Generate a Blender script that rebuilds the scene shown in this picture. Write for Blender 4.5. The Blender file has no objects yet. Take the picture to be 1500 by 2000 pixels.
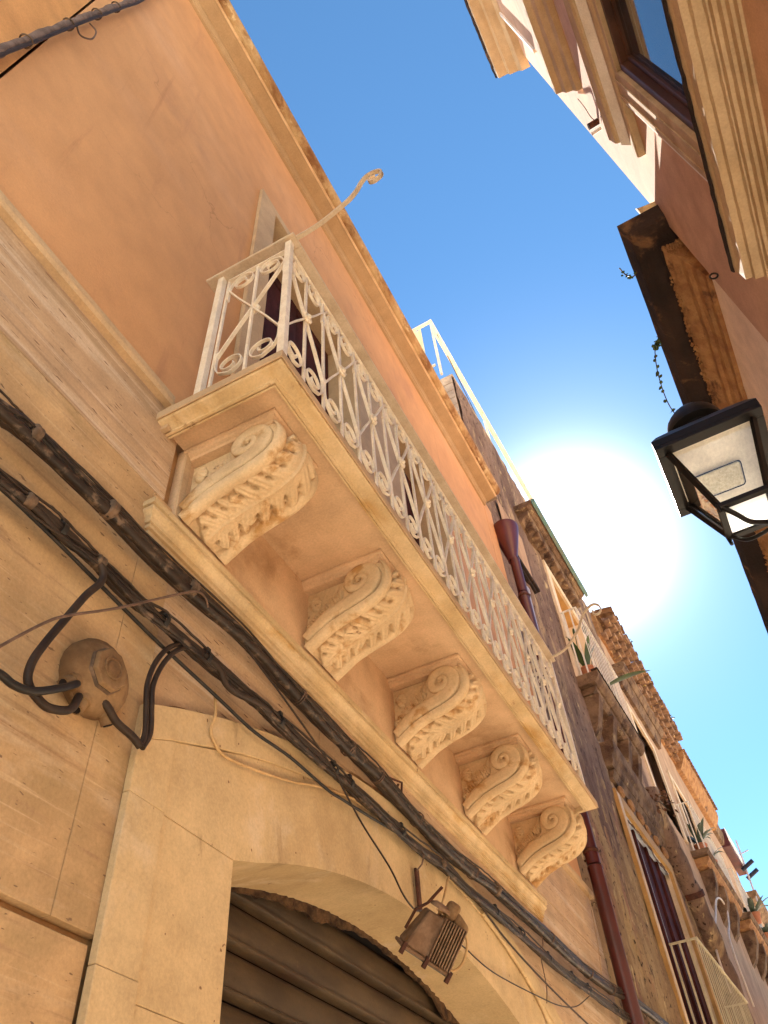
import bpy, bmesh, math, random
from mathutils import Vector, Matrix
random.seed(7)
S = bpy.context.scene
PI = math.pi

# ------------------------------------------------------------------ camera, world, sun, exposure
cam_d = bpy.data.cameras.new('camera'); cam = bpy.data.objects.new('camera', cam_d)
S.collection.objects.link(cam)
RT = Vector((0.88683979, 0.4580606, -0.06079204))
DN = Vector((-0.37914108, 0.64613583, -0.66239002))
FW = Vector((-0.26413485, 0.61048258, 0.74668855))
cam.matrix_world = Matrix(((RT.x, -DN.x, -FW.x, 1.5), (RT.y, -DN.y, -FW.y, 0.0), (RT.z, -DN.z, -FW.z, 1.6), (0, 0, 0, 1)))
cam_d.sensor_fit = 'VERTICAL'; cam_d.sensor_height = 36.0; cam_d.lens = 27.636
cam_d.clip_start = 0.02; cam_d.clip_end = 2000
S.camera = cam

SUN_EL, SUN_AZ = 43.26, -4.77            # azimuth measured from +Y (along the street) towards +X
world = bpy.data.worlds.new('World'); S.world = world; world.use_nodes = True
wn = world.node_tree.nodes; wl = world.node_tree.links
sky = wn.new('ShaderNodeTexSky'); sky.sky_type = 'NISHITA'; sky.sun_disc = False
sky.sun_elevation = math.radians(SUN_EL); sky.sun_rotation = math.radians(SUN_AZ)
sky.altitude = 3000; sky.air_density = 1.3; sky.dust_density = 0.06; sky.ozone_density = 1.5
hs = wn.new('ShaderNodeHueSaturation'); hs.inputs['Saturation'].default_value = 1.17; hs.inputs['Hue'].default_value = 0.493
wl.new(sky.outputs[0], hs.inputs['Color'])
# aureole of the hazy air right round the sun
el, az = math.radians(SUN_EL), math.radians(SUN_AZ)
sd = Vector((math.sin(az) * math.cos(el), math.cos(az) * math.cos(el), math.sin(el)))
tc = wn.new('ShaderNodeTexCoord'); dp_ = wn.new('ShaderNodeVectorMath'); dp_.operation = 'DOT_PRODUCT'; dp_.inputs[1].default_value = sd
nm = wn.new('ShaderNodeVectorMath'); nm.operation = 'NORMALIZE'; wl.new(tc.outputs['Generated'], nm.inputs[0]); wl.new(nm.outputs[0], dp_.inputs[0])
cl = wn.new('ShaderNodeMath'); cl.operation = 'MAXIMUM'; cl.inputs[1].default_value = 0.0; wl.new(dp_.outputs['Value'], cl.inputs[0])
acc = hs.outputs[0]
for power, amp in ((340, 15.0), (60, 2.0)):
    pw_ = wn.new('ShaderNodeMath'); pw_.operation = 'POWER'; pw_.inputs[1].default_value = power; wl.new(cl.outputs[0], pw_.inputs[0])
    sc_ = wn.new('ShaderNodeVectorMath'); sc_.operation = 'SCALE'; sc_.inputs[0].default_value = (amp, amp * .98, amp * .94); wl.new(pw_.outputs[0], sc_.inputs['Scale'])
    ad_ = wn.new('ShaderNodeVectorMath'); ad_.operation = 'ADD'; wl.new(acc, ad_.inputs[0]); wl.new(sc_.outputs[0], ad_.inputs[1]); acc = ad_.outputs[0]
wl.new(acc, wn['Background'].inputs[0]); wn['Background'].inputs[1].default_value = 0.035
sun_d = bpy.data.lights.new('sun', 'SUN'); sun = bpy.data.objects.new('sun', sun_d); S.collection.objects.link(sun)
sun_d.energy = 5.0; sun_d.angle = math.radians(0.53); sun_d.color = (1.0, 0.94, 0.83)
el, az = math.radians(SUN_EL), math.radians(SUN_AZ)
sd = Vector((math.sin(az) * math.cos(el), math.cos(az) * math.cos(el), math.sin(el)))
sun.rotation_euler = sd.to_track_quat('Z', 'Y').to_euler(); sun.location = sd * 60
S.view_settings.view_transform = 'Standard'; S.view_settings.look = 'None'
S.view_settings.gamma = 1.0; S.view_settings.use_curve_mapping = False
S.view_settings.exposure = 2.95
S.cycles.max_bounces = 10; S.cycles.diffuse_bounces = 6

# ------------------------------------------------------------------ materials
def M(name, c1, c2=None, scale=1.5, st=(1, 1, 1), rough=.85, bump=0.0, bs=60, bst=(1, 1, 1), stain=(), pits=None, metal=0., lo=.35, hi=.65, bd=.004, spec=.3, trans=0.0, grain=.19):
    m = bpy.data.materials.new(name); m.use_nodes = True
    nt = m.node_tree; N = nt.nodes; L = nt.links; b = N['Principled BSDF']
    b.inputs['Roughness'].default_value = rough; b.inputs['Metallic'].default_value = metal
    b.inputs['Specular IOR Level'].default_value = spec
    g = N.new('ShaderNodeNewGeometry')
    def mapped(sv):
        v = N.new('ShaderNodeVectorMath'); v.operation = 'MULTIPLY'; v.inputs[1].default_value = sv
        L.new(g.outputs['Position'], v.inputs[0]); return v.outputs[0]
    def noise(sv, sc, det=5, ro=.6, dist=0.):
        n = N.new('ShaderNodeTexNoise'); n.inputs['Scale'].default_value = sc; n.inputs['Detail'].default_value = det
        n.inputs['Roughness'].default_value = ro; n.inputs['Distortion'].default_value = dist
        L.new(mapped(sv), n.inputs['Vector']); return n.outputs['Fac']
    def ramp(src, a, z):
        r = N.new('ShaderNodeMapRange'); r.interpolation_type = 'SMOOTHSTEP'
        r.inputs[1].default_value = a; r.inputs[2].default_value = z
        L.new(src, r.inputs[0]); return r.outputs[0]
    def mix(f, a, bb):
        x = N.new('ShaderNodeMix'); x.data_type = 'RGBA'
        if f is not None: L.new(f, x.inputs[0])
        for i, v in ((6, a), (7, bb)):
            if isinstance(v, tuple): x.inputs[i].default_value = (*v, 1)
            else: L.new(v, x.inputs[i])
        return x.outputs[2]
    col = c1
    if c2: col = mix(ramp(noise(st, scale), lo, hi), c1, c2)
    for (sc_col, sscale, sst, a, z) in stain:
        col = mix(ramp(noise(sst, sscale, 6, .65, .3), a, z), col, sc_col)
    if name == 'salmon_plaster':
        vo = N.new('ShaderNodeTexVoronoi'); vo.feature = 'DISTANCE_TO_EDGE'; vo.inputs['Scale'].default_value = .75
        dn_ = N.new('ShaderNodeTexNoise'); dn_.inputs['Scale'].default_value = 3.5; dn_.inputs['Detail'].default_value = 5; L.new(g.outputs['Position'], dn_.inputs['Vector'])
        mx_ = N.new('ShaderNodeVectorMath'); mx_.operation = 'MULTIPLY_ADD'; mx_.inputs[1].default_value = (.5, .5, .5); L.new(dn_.outputs['Color'], mx_.inputs[0]); L.new(g.outputs['Position'], mx_.inputs[2])
        L.new(mx_.outputs[0], vo.inputs['Vector'])
        cf = ramp(vo.outputs['Distance'], .0050, .0); msk = ramp(noise((1, 1, 1), .55, 2), .50, .60)
        mm = N.new('ShaderNodeMath'); mm.operation = 'MULTIPLY'; L.new(cf, mm.inputs[0]); L.new(msk, mm.inputs[1])
        m2 = N.new('ShaderNodeMath'); m2.operation = 'MULTIPLY'; m2.inputs[1].default_value = .45; L.new(mm.outputs[0], m2.inputs[0])
        col = mix(m2.outputs[0], col, (.26, .12, .05))
    if grain and not isinstance(col, str):
        gr = noise((1, 1, 1), 95, 4, .75); gl = noise((1, 1, 1), 5.5, 4, .6)
        ad = N.new('ShaderNodeMath'); ad.operation = 'ADD'; L.new(gr, ad.inputs[0]); L.new(gl, ad.inputs[1])
        mr = N.new('ShaderNodeMapRange'); mr.inputs[1].default_value = .7; mr.inputs[2].default_value = 1.3; mr.inputs[3].default_value = 1 - grain; mr.inputs[4].default_value = 1 + grain
        L.new(ad.outputs[0], mr.inputs[0])
        vm = N.new('ShaderNodeVectorMath'); vm.operation = 'SCALE'
        if isinstance(col, tuple): vm.inputs[0].default_value = col
        else: L.new(col, vm.inputs[0])
        L.new(mr.outputs[0], vm.inputs['Scale']); col = vm.outputs[0]
    h = None
    if bump: h = noise(bst, bs, 6, .7)
    if pits:
        pc, ps, pst, a, z, amt = pits
        pf = ramp(noise(pst, ps, 2, .5), a, z)
        col = mix(pf, col, pc)
        mth = N.new('ShaderNodeMath'); mth.operation = 'MULTIPLY_ADD'; mth.inputs[1].default_value = -amt
        L.new(pf, mth.inputs[0])
        if h is not None: L.new(h, mth.inputs[2])
        else: mth.inputs[2].default_value = 0
        h = mth.outputs[0]; bump = bump or .5
    if isinstance(col, tuple): b.inputs['Base Color'].default_value = (*col, 1)
    else: L.new(col, b.inputs['Base Color'])
    if h is not None:
        bp = N.new('ShaderNodeBump'); bp.inputs['Strength'].default_value = bump; bp.inputs['Distance'].default_value = bd
        L.new(h, bp.inputs['Height']); L.new(bp.outputs[0], b.inputs['Normal'])
    if trans:
        b.inputs['Transmission Weight'].default_value = trans
    return m

m_plaster = M('salmon_plaster', (.61, .32, .145), (.56, .29, .13), .9, rough=.92, bump=.5, bs=55, stain=[((.63, .36, .20), .5, (1, .6, .9), .5, .75), ((.47, .235, .115), 2.2, (1, 2.4, .30), .58, .78), ((.50, .26, .13), .8, (1, 1, 1), .55, .7), ((.46, .225, .105), 3.0, (1, 3.2, .14), .60, .80)], grain=.10)
m_orange = M('orange_plaster', (.56, .28, .105), (.52, .25, .095), 1.2, rough=.92, bump=.3, bs=50)
m_trav = M('travertine', (.52, .35, .205), (.43, .28, .16), 1.6, (1, .5, 3.0), rough=.75, bump=.25, bs=25, bst=(1, .5, 3), lo=.3, hi=.7,
           stain=[((.36, .255, .15), 1.1, (1, .8, 1.6), .5, .75), ((.56, .42, .29), 2.6, (1, .22, 5), .5, .68), ((.36, .235, .14), 4, (1, .14, 7), .53, .66), ((.55, .40, .27), 7, (1, .10, 7), .55, .68)],
           pits=((.17, .095, .05), 62, (.6, .19, 1.5), .655, .70, 1.3), bd=.006)
m_trav_low = M('travertine_worn', (.53, .345, .175), (.41, .26, .125), 2.3, (1, .6, 1.6), rough=.75, bump=.25, bs=25, lo=.3, hi=.72,
           stain=[((.32, .215, .10), 1.4, (1, .8, 1.4), .5, .74), ((.50, .36, .22), 2.2, (1, .5, 2.6), .52, .68), ((.34, .21, .11), 5, (1, .3, 4.5), .54, .68), ((.52, .36, .20), 9, (1, .18, 5), .56, .68)],
           pits=((.20, .12, .065), 52, (.8, .42, 1.3), .675, .72, 1.2), bd=.006)
m_groove = M('joint_mortar', (.42, .24, .10), (.34, .18, .07), 4, rough=.95, bump=.3)
m_cream = M('cream_stone', (.58, .42, .225), (.51, .36, .185), 1.7, rough=.8, bump=.15, bs=45, stain=[((.43, .295, .145), .9, (1, 1, .6), .5, .75), ((.58, .44, .27), 3.2, (1, 1, .8), .54, .7), ((.36, .24, .115), 4.5, (1, 1.4, .5), .60, .74)],
            pits=((.2, .11, .05), 26, (1, 1, 1), .73, .755, .8), bd=.004)
m_surround = M('pale_surround', (.53, .365, .21), (.47, .315, .175), 1.5, rough=.85, bump=.2, bs=50)
m_ochre = M('balcony_stone', (.60, .44, .25), (.50, .345, .17), 3.0, (1, .8, 1), rough=.8, bump=.25, bs=60,
            stain=[((.44, .25, .075), 3.5, (1, .35, 1), .53, .70), ((.68, .51, .30), 2.2, (1, 1, 1), .5, .75), ((.27, .14, .055), 8, (1, .5, 1), .64, .74)])
m_soffit = M('soffit_plaster', (.62, .42, .25), (.55, .365, .21), 1.8, rough=.9, bump=.25, bs=70, stain=[((.62, .42, .25), 2.4, (1, 1, 1), .5, .75), ((.40, .24, .12), 1.7, (1, 1, 1), .56, .74), ((.33, .18, .085), 5, (1, 1, 1), .66, .76)])
m_corbel = M('carved_stone', (.64, .465, .27), (.57, .40, .22), 5, rough=.8, bump=.35, bs=110, stain=[((.40, .22, .08), 5.5, (1, 1, 1), .55, .68), ((.20, .11, .05), 9, (1, 1, 1), .66, .74)])
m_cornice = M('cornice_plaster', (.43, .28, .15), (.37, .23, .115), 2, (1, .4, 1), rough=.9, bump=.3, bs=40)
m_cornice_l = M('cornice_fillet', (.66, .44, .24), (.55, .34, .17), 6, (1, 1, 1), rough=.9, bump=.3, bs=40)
m_cornice_top = M('cornice_stained', (.50, .33, .16), (.36, .20, .08), 6, (1, .9, 1), rough=.95, bump=.5, bs=30,
                  stain=[((.20, .085, .03), 3.2, (1, .7, 1), .46, .62), ((.62, .45, .24), 8, (1, .7, 1), .58, .7)], bd=.02)
m_iron_w = M('cream_painted_iron', (.84, .73, .56), (.75, .62, .45), 14, rough=.45, bump=.15, bs=80, stain=[((.35, .2, .1), 20, (1, 1, 1), .70, .78)], spec=.5)
m_rail_top = M('painted_handrail', (.56, .44, .31), (.48, .36, .24), 9, rough=.5, bump=.15, bs=60, stain=[((.25, .13, .06), 35, (1, 1, 1), .70, .76)])
m_white_iron = M('white_painted_iron', (.72, .66, .56), (.62, .55, .44), 8, rough=.5)
m_shutter_red = M('maroon_wood', (.075, .02, .017), (.045, .012, .010), 8, (1, 1, .3), rough=.75, spec=.12, bump=.2, bs=40)
m_dark = M('dark_interior', (.012, .008, .007), rough=.9)
m_roller = M('dusty_roller_metal', (.075, .047, .022), (.045, .026, .011), 5, (1, .6, 2), rough=.6, bump=.3, bs=160, stain=[((.045, .02, .008), 3, (1, .4, 3), .55, .72), ((.11, .072, .034), 12, (1, .5, 1), .6, .75)])
m_mortar = M('rough_mortar', (.14, .075, .035), (.04, .02, .01), 14, rough=1, bump=1.0, bs=60, bd=.02)
m_cable = M('old_cable_sheath', (.018, .011, .008), (.040, .025, .016), 18, (1, .6, 1), rough=.5, bump=.5, bs=70, stain=[((.15, .10, .065), 24, (1, .7, 1), .52, .66)], bd=.004)
m_cable_b = M('brown_cable', (.042, .025, .015), (.024, .014, .009), 16, rough=.6, bump=.2, bs=80)
m_black = M('black_rubber', (.012, .010, .009), (.02, .017, .014), 20, rough=.5)
m_cable_y = M('painted_over_cable', (.52, .34, .16), (.42, .26, .11), 10, rough=.8)
m_tape = M('dusty_tape', (.16, .10, .06), (.08, .05, .03), 30, rough=.8, bump=.4, bs=90)
m_wireg = M('grey_wire', (.17, .10, .065), (.10, .06, .04), 20, rough=.6)
m_jbox = M('dusty_box_plastic', (.25, .15, .07), (.14, .075, .032), 9, rough=.85, bump=.5, bs=60, stain=[((.09, .045, .02), 10, (1, 1, 1), .58, .75), ((.38, .25, .13), 14, (1, 1, 1), .6, .72)])
m_flood = M('rusty_flood_body', (.27, .165, .095), (.17, .095, .05), 20, rough=.7, bump=.4, bs=90, stain=[((.30, .14, .045), 18, (1, 1, 1), .60, .72)], metal=.2)
m_glass_g = M('floodlight_glass', (.05, .05, .035), rough=.15, spec=.5)
m_rust = M('dark_rust', (.05, .018, .010), (.09, .03, .015), 22, rough=.8, bump=.4, bs=90)
m_maroon = M('maroon_painted_pipe', (.085, .014, .012), (.060, .010, .009), 5, (1, 1, .4), rough=.38, bump=.08, bs=30, spec=.5)
m_pvc = M('grey_pvc', (.42, .40, .44), (.34, .32, .35), 10, rough=.5)
m_old = M('weathered_old_wall', (.25, .155, .105), (.15, .088, .062), 1.2, (1, 1.3, .45), rough=1., bump=1.0, bs=16, bst=(1, 1.2, .45), lo=.38, hi=.62,
          stain=[((.40, .27, .15), 1.5, (1, 1.6, .40), .52, .66), ((.085, .045, .032), 3.2, (1, 1.8, .30), .56, .68), ((.56, .40, .20), 5, (1, 1.4, .6), .60, .72)],
          pits=((.05, .024, .017), 17, (1, 1.2, .7), .63, .72, 1.3), bd=.05)
m_oldstone = M('sooty_stone', (.22, .135, .075), (.11, .06, .035), 3.5, rough=1., bump=1.0, bs=22, stain=[((.06, .03, .018), 3.2, (1, 1, 1), .5, .66), ((.38, .27, .14), 5, (1, 1, 1), .6, .7)], bd=.03)
m_oldpink = M('faded_pink_plaster', (.42, .265, .16), (.32, .195, .115), 1.6, (1, 1.5, .5), rough=.95, bump=.4, bs=25, stain=[((.33, .19, .12), 2, (1, 2, .3), .58, .72)], bd=.02)
m_block = M('concrete_block', (.40, .32, .25), (.30, .23, .18), 6, rough=1, bump=.8, bs=30, bd=.02)
m_brick = M('eave_tile_clay', (.26, .145, .08), (.15, .08, .045), 7, rough=.95, bump=.6, bs=40, stain=[((.14, .06, .03), 6, (1, 1, 1), .58, .7), ((.58, .36, .12), 9, (1, 1, 1), .58, .7)], bd=.015)
m_creamdoor = M('cream_door_frame', (.66, .52, .36), (.58, .44, .28), 2, rough=.8, bump=.2, bs=30, stain=[((.40, .28, .15), 3, (1, 1, .4), .6, .75)])
m_ochredoor = M('ochre_painted_frame', (.50, .29, .10), (.42, .23, .075), 2.5, rough=.8, bump=.3, bs=30)
m_copper = M('green_gutter', (.10, .20, .17), (.14, .16, .12), 5, rough=.5)
m_rp = M('pink_wall_right', (.53, .335, .22), (.49, .30, .195), 1.2, rough=.93, bump=.25, bs=60, stain=[((.58, .37, .24), 1.1, (1, 1, 1), .55, .75)])
m_rstone = M('sandy_moulding', (.49, .36, .225), (.40, .28, .16), 3, (1, .5, 2), rough=.85, bump=.3, bs=40, stain=[((.31, .17, .07), 3.5, (1, .35, 2), .58, .74)])
m_rwhite = M('whitish_moulding_lit_edge', (.76, .72, .68), (.68, .63, .57), 4, rough=.8, bump=.2)  # frieze white, also the colour of the painted sunlit edge strips
m_rpale = M('pale_neighbour_plaster', (.80, .69, .58), (.74, .62, .51), 1.4, rough=.93, bump=.2, bs=40)
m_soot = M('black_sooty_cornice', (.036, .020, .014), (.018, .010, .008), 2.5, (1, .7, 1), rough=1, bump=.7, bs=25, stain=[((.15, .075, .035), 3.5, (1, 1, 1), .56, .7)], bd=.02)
m_crumb = M('crumbling_stone', (.40, .21, .085), (.28, .13, .055), 8, rough=1, bump=1.0, bs=28, stain=[((.12, .055, .03), 5, (1, .6, 1), .58, .7)], bd=.03)
m_winwood = M('dark_brown_window_wood', (.10, .045, .028), (.06, .026, .017), 8, (1, .6, .3), rough=.5, bump=.25, bs=50)
m_pane = M('window_glass', (.02, .03, .04), grain=0, rough=.03, spec=.5, metal=0)
m_pane.node_tree.nodes['Principled BSDF'].inputs['IOR'].default_value = 2.6
m_lblack = M('lantern_black_iron', (.006, .005, .005), (.010, .007, .006), 20, rough=.45, bump=.15, bs=80, spec=.2)
m_lpanel = M('lantern_inner_panel', (.74, .68, .56), (.66, .60, .48), 5, rough=.6)
m_led = M('led_lens', (.62, .56, .40), (.50, .44, .30), 90, rough=.35, bump=.6, bs=140, bd=.004)
m_lglass = M('lantern_glass', (.95, .97, .97), grain=0, rough=.02, trans=1.0)
m_milk = bpy.data.materials.new('milky_pane'); m_milk.use_nodes = True
_n = m_milk.node_tree; _t = _n.nodes.new('ShaderNodeBsdfTranslucent'); _t.inputs[0].default_value = (.9, .9, .88, 1)
_d = _n.nodes.new('ShaderNodeBsdfDiffuse'); _d.inputs[0].default_value = (.8, .8, .78, 1)
_x = _n.nodes.new('ShaderNodeMixShader'); _x.inputs[0].default_value = .3
_n.links.new(_t.outputs[0], _x.inputs[1]); _n.links.new(_d.outputs[0], _x.inputs[2]); _n.links.new(_x.outputs[0], _n.nodes['Material Output'].inputs[0])
m_cloth = M('cream_cloth', (.72, .62, .40), (.62, .52, .32), 6, (3, 3, .3), rough=.9)
m_leaf = M('green_leaf', (.055, .085, .022), (.035, .055, .018), 9, rough=.5)
m_leaf2 = M('bluegreen_leaf', (.055, .075, .06), (.04, .06, .035), 9, rough=.5)
m_twig = M('dry_twig', (.10, .06, .03), (.06, .035, .02), 30, rough=.9)
m_pot = M('terracotta', (.42, .16, .08), (.35, .13, .06), 6, rough=.85)
m_ground = M('pale_paving', (.70, .62, .50), (.60, .53, .42), 1.5, rough=.8, bump=.2, bs=20)
m_darkblue = M('dark_blue_paint', (.008, .009, .022), rough=.6)
m_redpanel = M('red_panel', (.09, .020, .018), (.06, .014, .013), 5, rough=.6)
m_whitecable = M('white_cable', (.68, .58, .48), (.6, .5, .4), 8, rough=.6)

m_old_low = M('weathered_ochre_wall', (.38, .26, .13), (.25, .155, .08), 1.6, (1, 1.4, .5), rough=1., bump=1.0, bs=16, bst=(1, 1.2, .5), lo=.38, hi=.62,
          stain=[((.30, .16, .10), 1.3, (1, 1.6, .5), .52, .64), ((.12, .065, .05), 3.4, (1, 1.8, .45), .58, .70), ((.55, .41, .21), 5, (1, 1.4, .7), .58, .70)],
          pits=((.055, .03, .02), 19, (1, 1.15, .8), .62, .71, 1.3), bd=.05)
# ------------------------------------------------------------------ mesh helpers
class MB:
    def __init__(s, xf=None): s.v = []; s.f = []; s.xf = xf
    def add(s, vs, fs):
        n = len(s.v)
        for v in vs:
            v = Vector(v); s.v.append(Vector(s.xf(v)) if s.xf else v)
        s.f += [[n + i for i in f] for f in fs]; return s
    def box(s, x0, x1, y0, y1, z0, z1):
        vs = [(x, y, z) for x in (x0, x1) for y in (y0, y1) for z in (z0, z1)]
        return s.add(vs, [(0, 1, 3, 2), (4, 6, 7, 5), (0, 4, 5, 1), (2, 3, 7, 6), (0, 2, 6, 4), (1, 5, 7, 3)])
    def prism(s, poly, axis, a, b):      # poly of 2D points in the other two axes (order x,y,z without the axis)
        def p(q, t):
            q = list(q); q.insert('xyz'.index(axis), t); return q
        n = len(poly)
        return s.add([p(q, a) for q in poly] + [p(q, b) for q in poly],
                     [list(range(n))[::-1], [n + i for i in range(n)]] + [[i, (i + 1) % n, n + (i + 1) % n, n + i] for i in range(n)])
    def tube(s, pts, r, n=8, cap=True, twist=0.):
        pts = [Vector(p) for p in pts]; m = len(pts); vs = []; fs = []
        up = None
        for i, p in enumerate(pts):
            d = (pts[min(i + 1, m - 1)] - pts[max(i - 1, 0)]).normalized()
            if up is None:
                up = d.orthogonal().normalized()
            up = (up - d * up.dot(d)).normalized(); w = d.cross(up)
            rr = r[i] if isinstance(r, (list, tuple)) else r
            for k in range(n):
                a = 2 * PI * k / n + twist * i; vs.append(p + (up * math.cos(a) + w * math.sin(a)) * rr)
        for i in range(m - 1):
            for k in range(n):
                fs.append((i * n + k, i * n + (k + 1) % n, (i + 1) * n + (k + 1) % n, (i + 1) * n + k))
        if cap: fs += [list(range(n))[::-1], [(m - 1) * n + k for k in range(n)]]
        return s.add(vs, fs)
    def bar(s, pts, nrm, w, h):          # flat bar swept along pts lying in the plane with normal nrm: w in plane, h along nrm
        pts = [Vector(p) for p in pts]; nrm = Vector(nrm).normalized(); m = len(pts); vs = []; fs = []
        for i, p in enumerate(pts):
            d = (pts[min(i + 1, m - 1)] - pts[max(i - 1, 0)]).normalized(); q = d.cross(nrm).normalized()
            ww = w[i] if isinstance(w, (list, tuple)) else w
            for a, b in ((-1, -1), (1, -1), (1, 1), (-1, 1)): vs.append(p + q * a * ww / 2 + nrm * b * h / 2)
        for i in range(m - 1):
            for k in range(4): fs.append((i * 4 + k, i * 4 + (k + 1) % 4, (i + 1) * 4 + (k + 1) % 4, (i + 1) * 4 + k))
        fs += [(3, 2, 1, 0), tuple((m - 1) * 4 + k for k in range(4))]
        return s.add(vs, fs)
    def lathe(s, prof, c, n=20):         # prof: (r, z) up a vertical axis at c
        vs = []; fs = []; m = len(prof)
        for r, z in prof:
            for k in range(n): vs.append((c[0] + r * math.cos(2 * PI * k / n), c[1] + r * math.sin(2 * PI * k / n), c[2] + z))
        for i in range(m - 1):
            for k in range(n): fs.append((i * n + k, i * n + (k + 1) % n, (i + 1) * n + (k + 1) % n, (i + 1) * n + k))
        fs += [list(range(n))[::-1], [(m - 1) * n + k for k in range(n)]]
        return s.add(vs, fs)
    def loops(s, rings, closed=False):   # rings: equal-length open lists of points, joined ring to ring
        m = len(rings); n = len(rings[0]); vs = [p for r in rings for p in r]; fs = []
        for i in range(m - 1):
            for k in range(n if closed else n - 1): fs.append((i * n + k, i * n + (k + 1) % n, (i + 1) * n + (k + 1) % n, (i + 1) * n + k))
        return s.add(vs, fs)
    def ball(s, c, r, sx=1, sy=1, sz=1, n=10, m=6):
        prof = [(max(r * math.sin(PI * i / m), .0005), -r * math.cos(PI * i / m)) for i in range(m + 1)]
        vs = []; fs = []
        for q, z in prof:
            for k in range(n): vs.append((c[0] + sx * q * math.cos(2 * PI * k / n), c[1] + sy * q * math.sin(2 * PI * k / n), c[2] + sz * z))
        for i in range(m):
            for k in range(n): fs.append((i * n + k, i * n + (k + 1) % n, (i + 1) * n + (k + 1) % n, (i + 1) * n + k))
        fs += [list(range(n))[::-1], [m * n + k for k in range(n)]]
        return s.add(vs, fs)
    def mesh(s, name, mat, org=(0, 0, 0), smooth=False, bevel=0, seg=1):
        me = bpy.data.meshes.new(name); bm = bmesh.new(); o = Vector(org)
        bv = [bm.verts.new(v - o) for v in s.v]
        for f in s.f:
            try: bm.faces.new([bv[i] for i in f])
            except ValueError: pass
        bmesh.ops.recalc_face_normals(bm, faces=bm.faces)
        if bevel:
            ed = [e for e in bm.edges if len(e.link_faces) == 2 and e.calc_face_angle(0) > .5]
            bmesh.ops.bevel(bm, geom=ed, offset=bevel, segments=seg, affect='EDGES', profile=.5, clamp_overlap=True)
        bm.to_mesh(me); bm.free(); me.materials.append(mat)
        if smooth:
            me.polygons.foreach_set('use_smooth', [True] * len(me.polygons))
            try: me.set_sharp_from_angle(angle=math.radians(smooth if smooth > 1 else 50))
            except Exception: pass
        return me
    def build(s, name, mat, parent=None, smooth=False, bevel=0, seg=1, org=None):
        o = Vector(org) if org else (Vector(parent['_o']) if parent is not None else Vector((0, 0, 0)))
        ob = put(name, s.mesh(name, mat, o, smooth, bevel, seg), parent)
        if parent is None: ob.location = o
        ob['_o'] = tuple(o); return ob
def put(name, me, parent=None, loc=(0, 0, 0), rot=None, scl=None):
    ob = bpy.data.objects.new(name, me); S.collection.objects.link(ob)
    if parent is not None: ob.parent = parent
    ob.location = loc
    if rot: ob.rotation_euler = rot
    if scl: ob.scale = scl
    ob['_o'] = (0., 0., 0.); return ob
def tag(o, label, cat, group=None, kind=None):
    if label: o['label'] = label
    if cat: o['category'] = cat
    if group: o['group'] = group
    if kind: o['kind'] = kind
    return o
def thing(name, loc, label, cat, group=None):
    o = bpy.data.objects.new(name, None); S.collection.objects.link(o); o.location = loc; o['_o'] = tuple(loc)
    o.empty_display_size = .1
    return tag(o, label, cat, group)
def struct(o): o['kind'] = 'structure'; return o
def smooth_path(pts, k=6):               # Catmull-Rom through the points
    P = [Vector(p) for p in pts]; P = [P[0] * 2 - P[1]] + P + [P[-1] * 2 - P[-2]]; out = []
    for i in range(1, len(P) - 2):
        a, b, c, d = P[i - 1:i + 3]
        for j in range(k):
            t = j / k
            out.append(.5 * ((2 * b) + (c - a) * t + (2 * a - 5 * b + 4 * c - d) * t * t + (3 * b - a - 3 * c + d) * t ** 3))
    return out + [P[-2]]
def sweep_rect(prof, X, Y0, Y1, mat, name, parent, smooth=False):
    # moulding wrapped round three free sides of a slab on the wall x=0; prof = (inset, z)
    rings = []
    for d, z in prof:
        rings.append([(0.0, Y0 + d, z), (X - d, Y0 + d, z), (X - d, Y1 - d, z), (0.0, Y1 - d, z)])
    return MB().loops(rings).build(name, mat, parent, smooth)
def dense(c, maxlen=.03):
    out = [Vector(c[0])]
    for p in c[1:]:
        q = Vector(p); k = max(1, int((q - out[-1]).length / maxlen)); a = out[-1].copy()
        for i in range(1, k + 1): out.append(a.lerp(q, i / k))
    return out

# ------------------------------------------------------------------ ground
g = MB().add([(-400, -400, 0), (400, -400, 0), (400, 400, 0), (-400, 400, 0)], [(0, 1, 2, 3)]).build('ground', m_ground); struct(g)

# ================================================================== SALMON BUILDING (left)
B = thing('salmon_building', (0, 3.4, 0), 'salmon plastered house with a scrolled white iron balcony on carved brackets', 'building')
YB0, YB1 = .085, 7.2
# core behind the skin
core = MB()
core.box(-6, -.62, YB0, YB1, 0, 9.15)
core.box(-.62, -.034, YB0, 1.93, 0, 4.38).box(-.62, -.035, 5.01, YB1, 0, 4.38).box(-.62, -.035, 1.93, 5.01, 3.1, 4.38)
core.build('masonry', m_groove, B)
# plaster with two balcony doors cut out
OP = [(1.83, 3.10), (3.86, 4.80)]
pw = MB(); ys = [YB0 + .01, OP[0][0], OP[0][1], OP[1][0], OP[1][1], 7.03]
for i, (a, b) in enumerate(zip(ys[:-1], ys[1:])):
    if i in (1, 3): pw.box(-.62, 0, a, b, 7.68, 9.3)
    else: pw.box(-.62, 0, a, b, 4.38, 9.3)
pw.build('plaster_wall', m_plaster, B)
strip = MB().prism([(7.03, 4.38), (7.06, 4.38), (7.04, 7.0), (7.02, 8.2), (6.94, 8.7), (6.78, 9.2), (6.70, 9.2), (6.70, 4.38)], 'x', .0005, .003); strip.build('plaster_edge', m_plaster, B)
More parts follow.
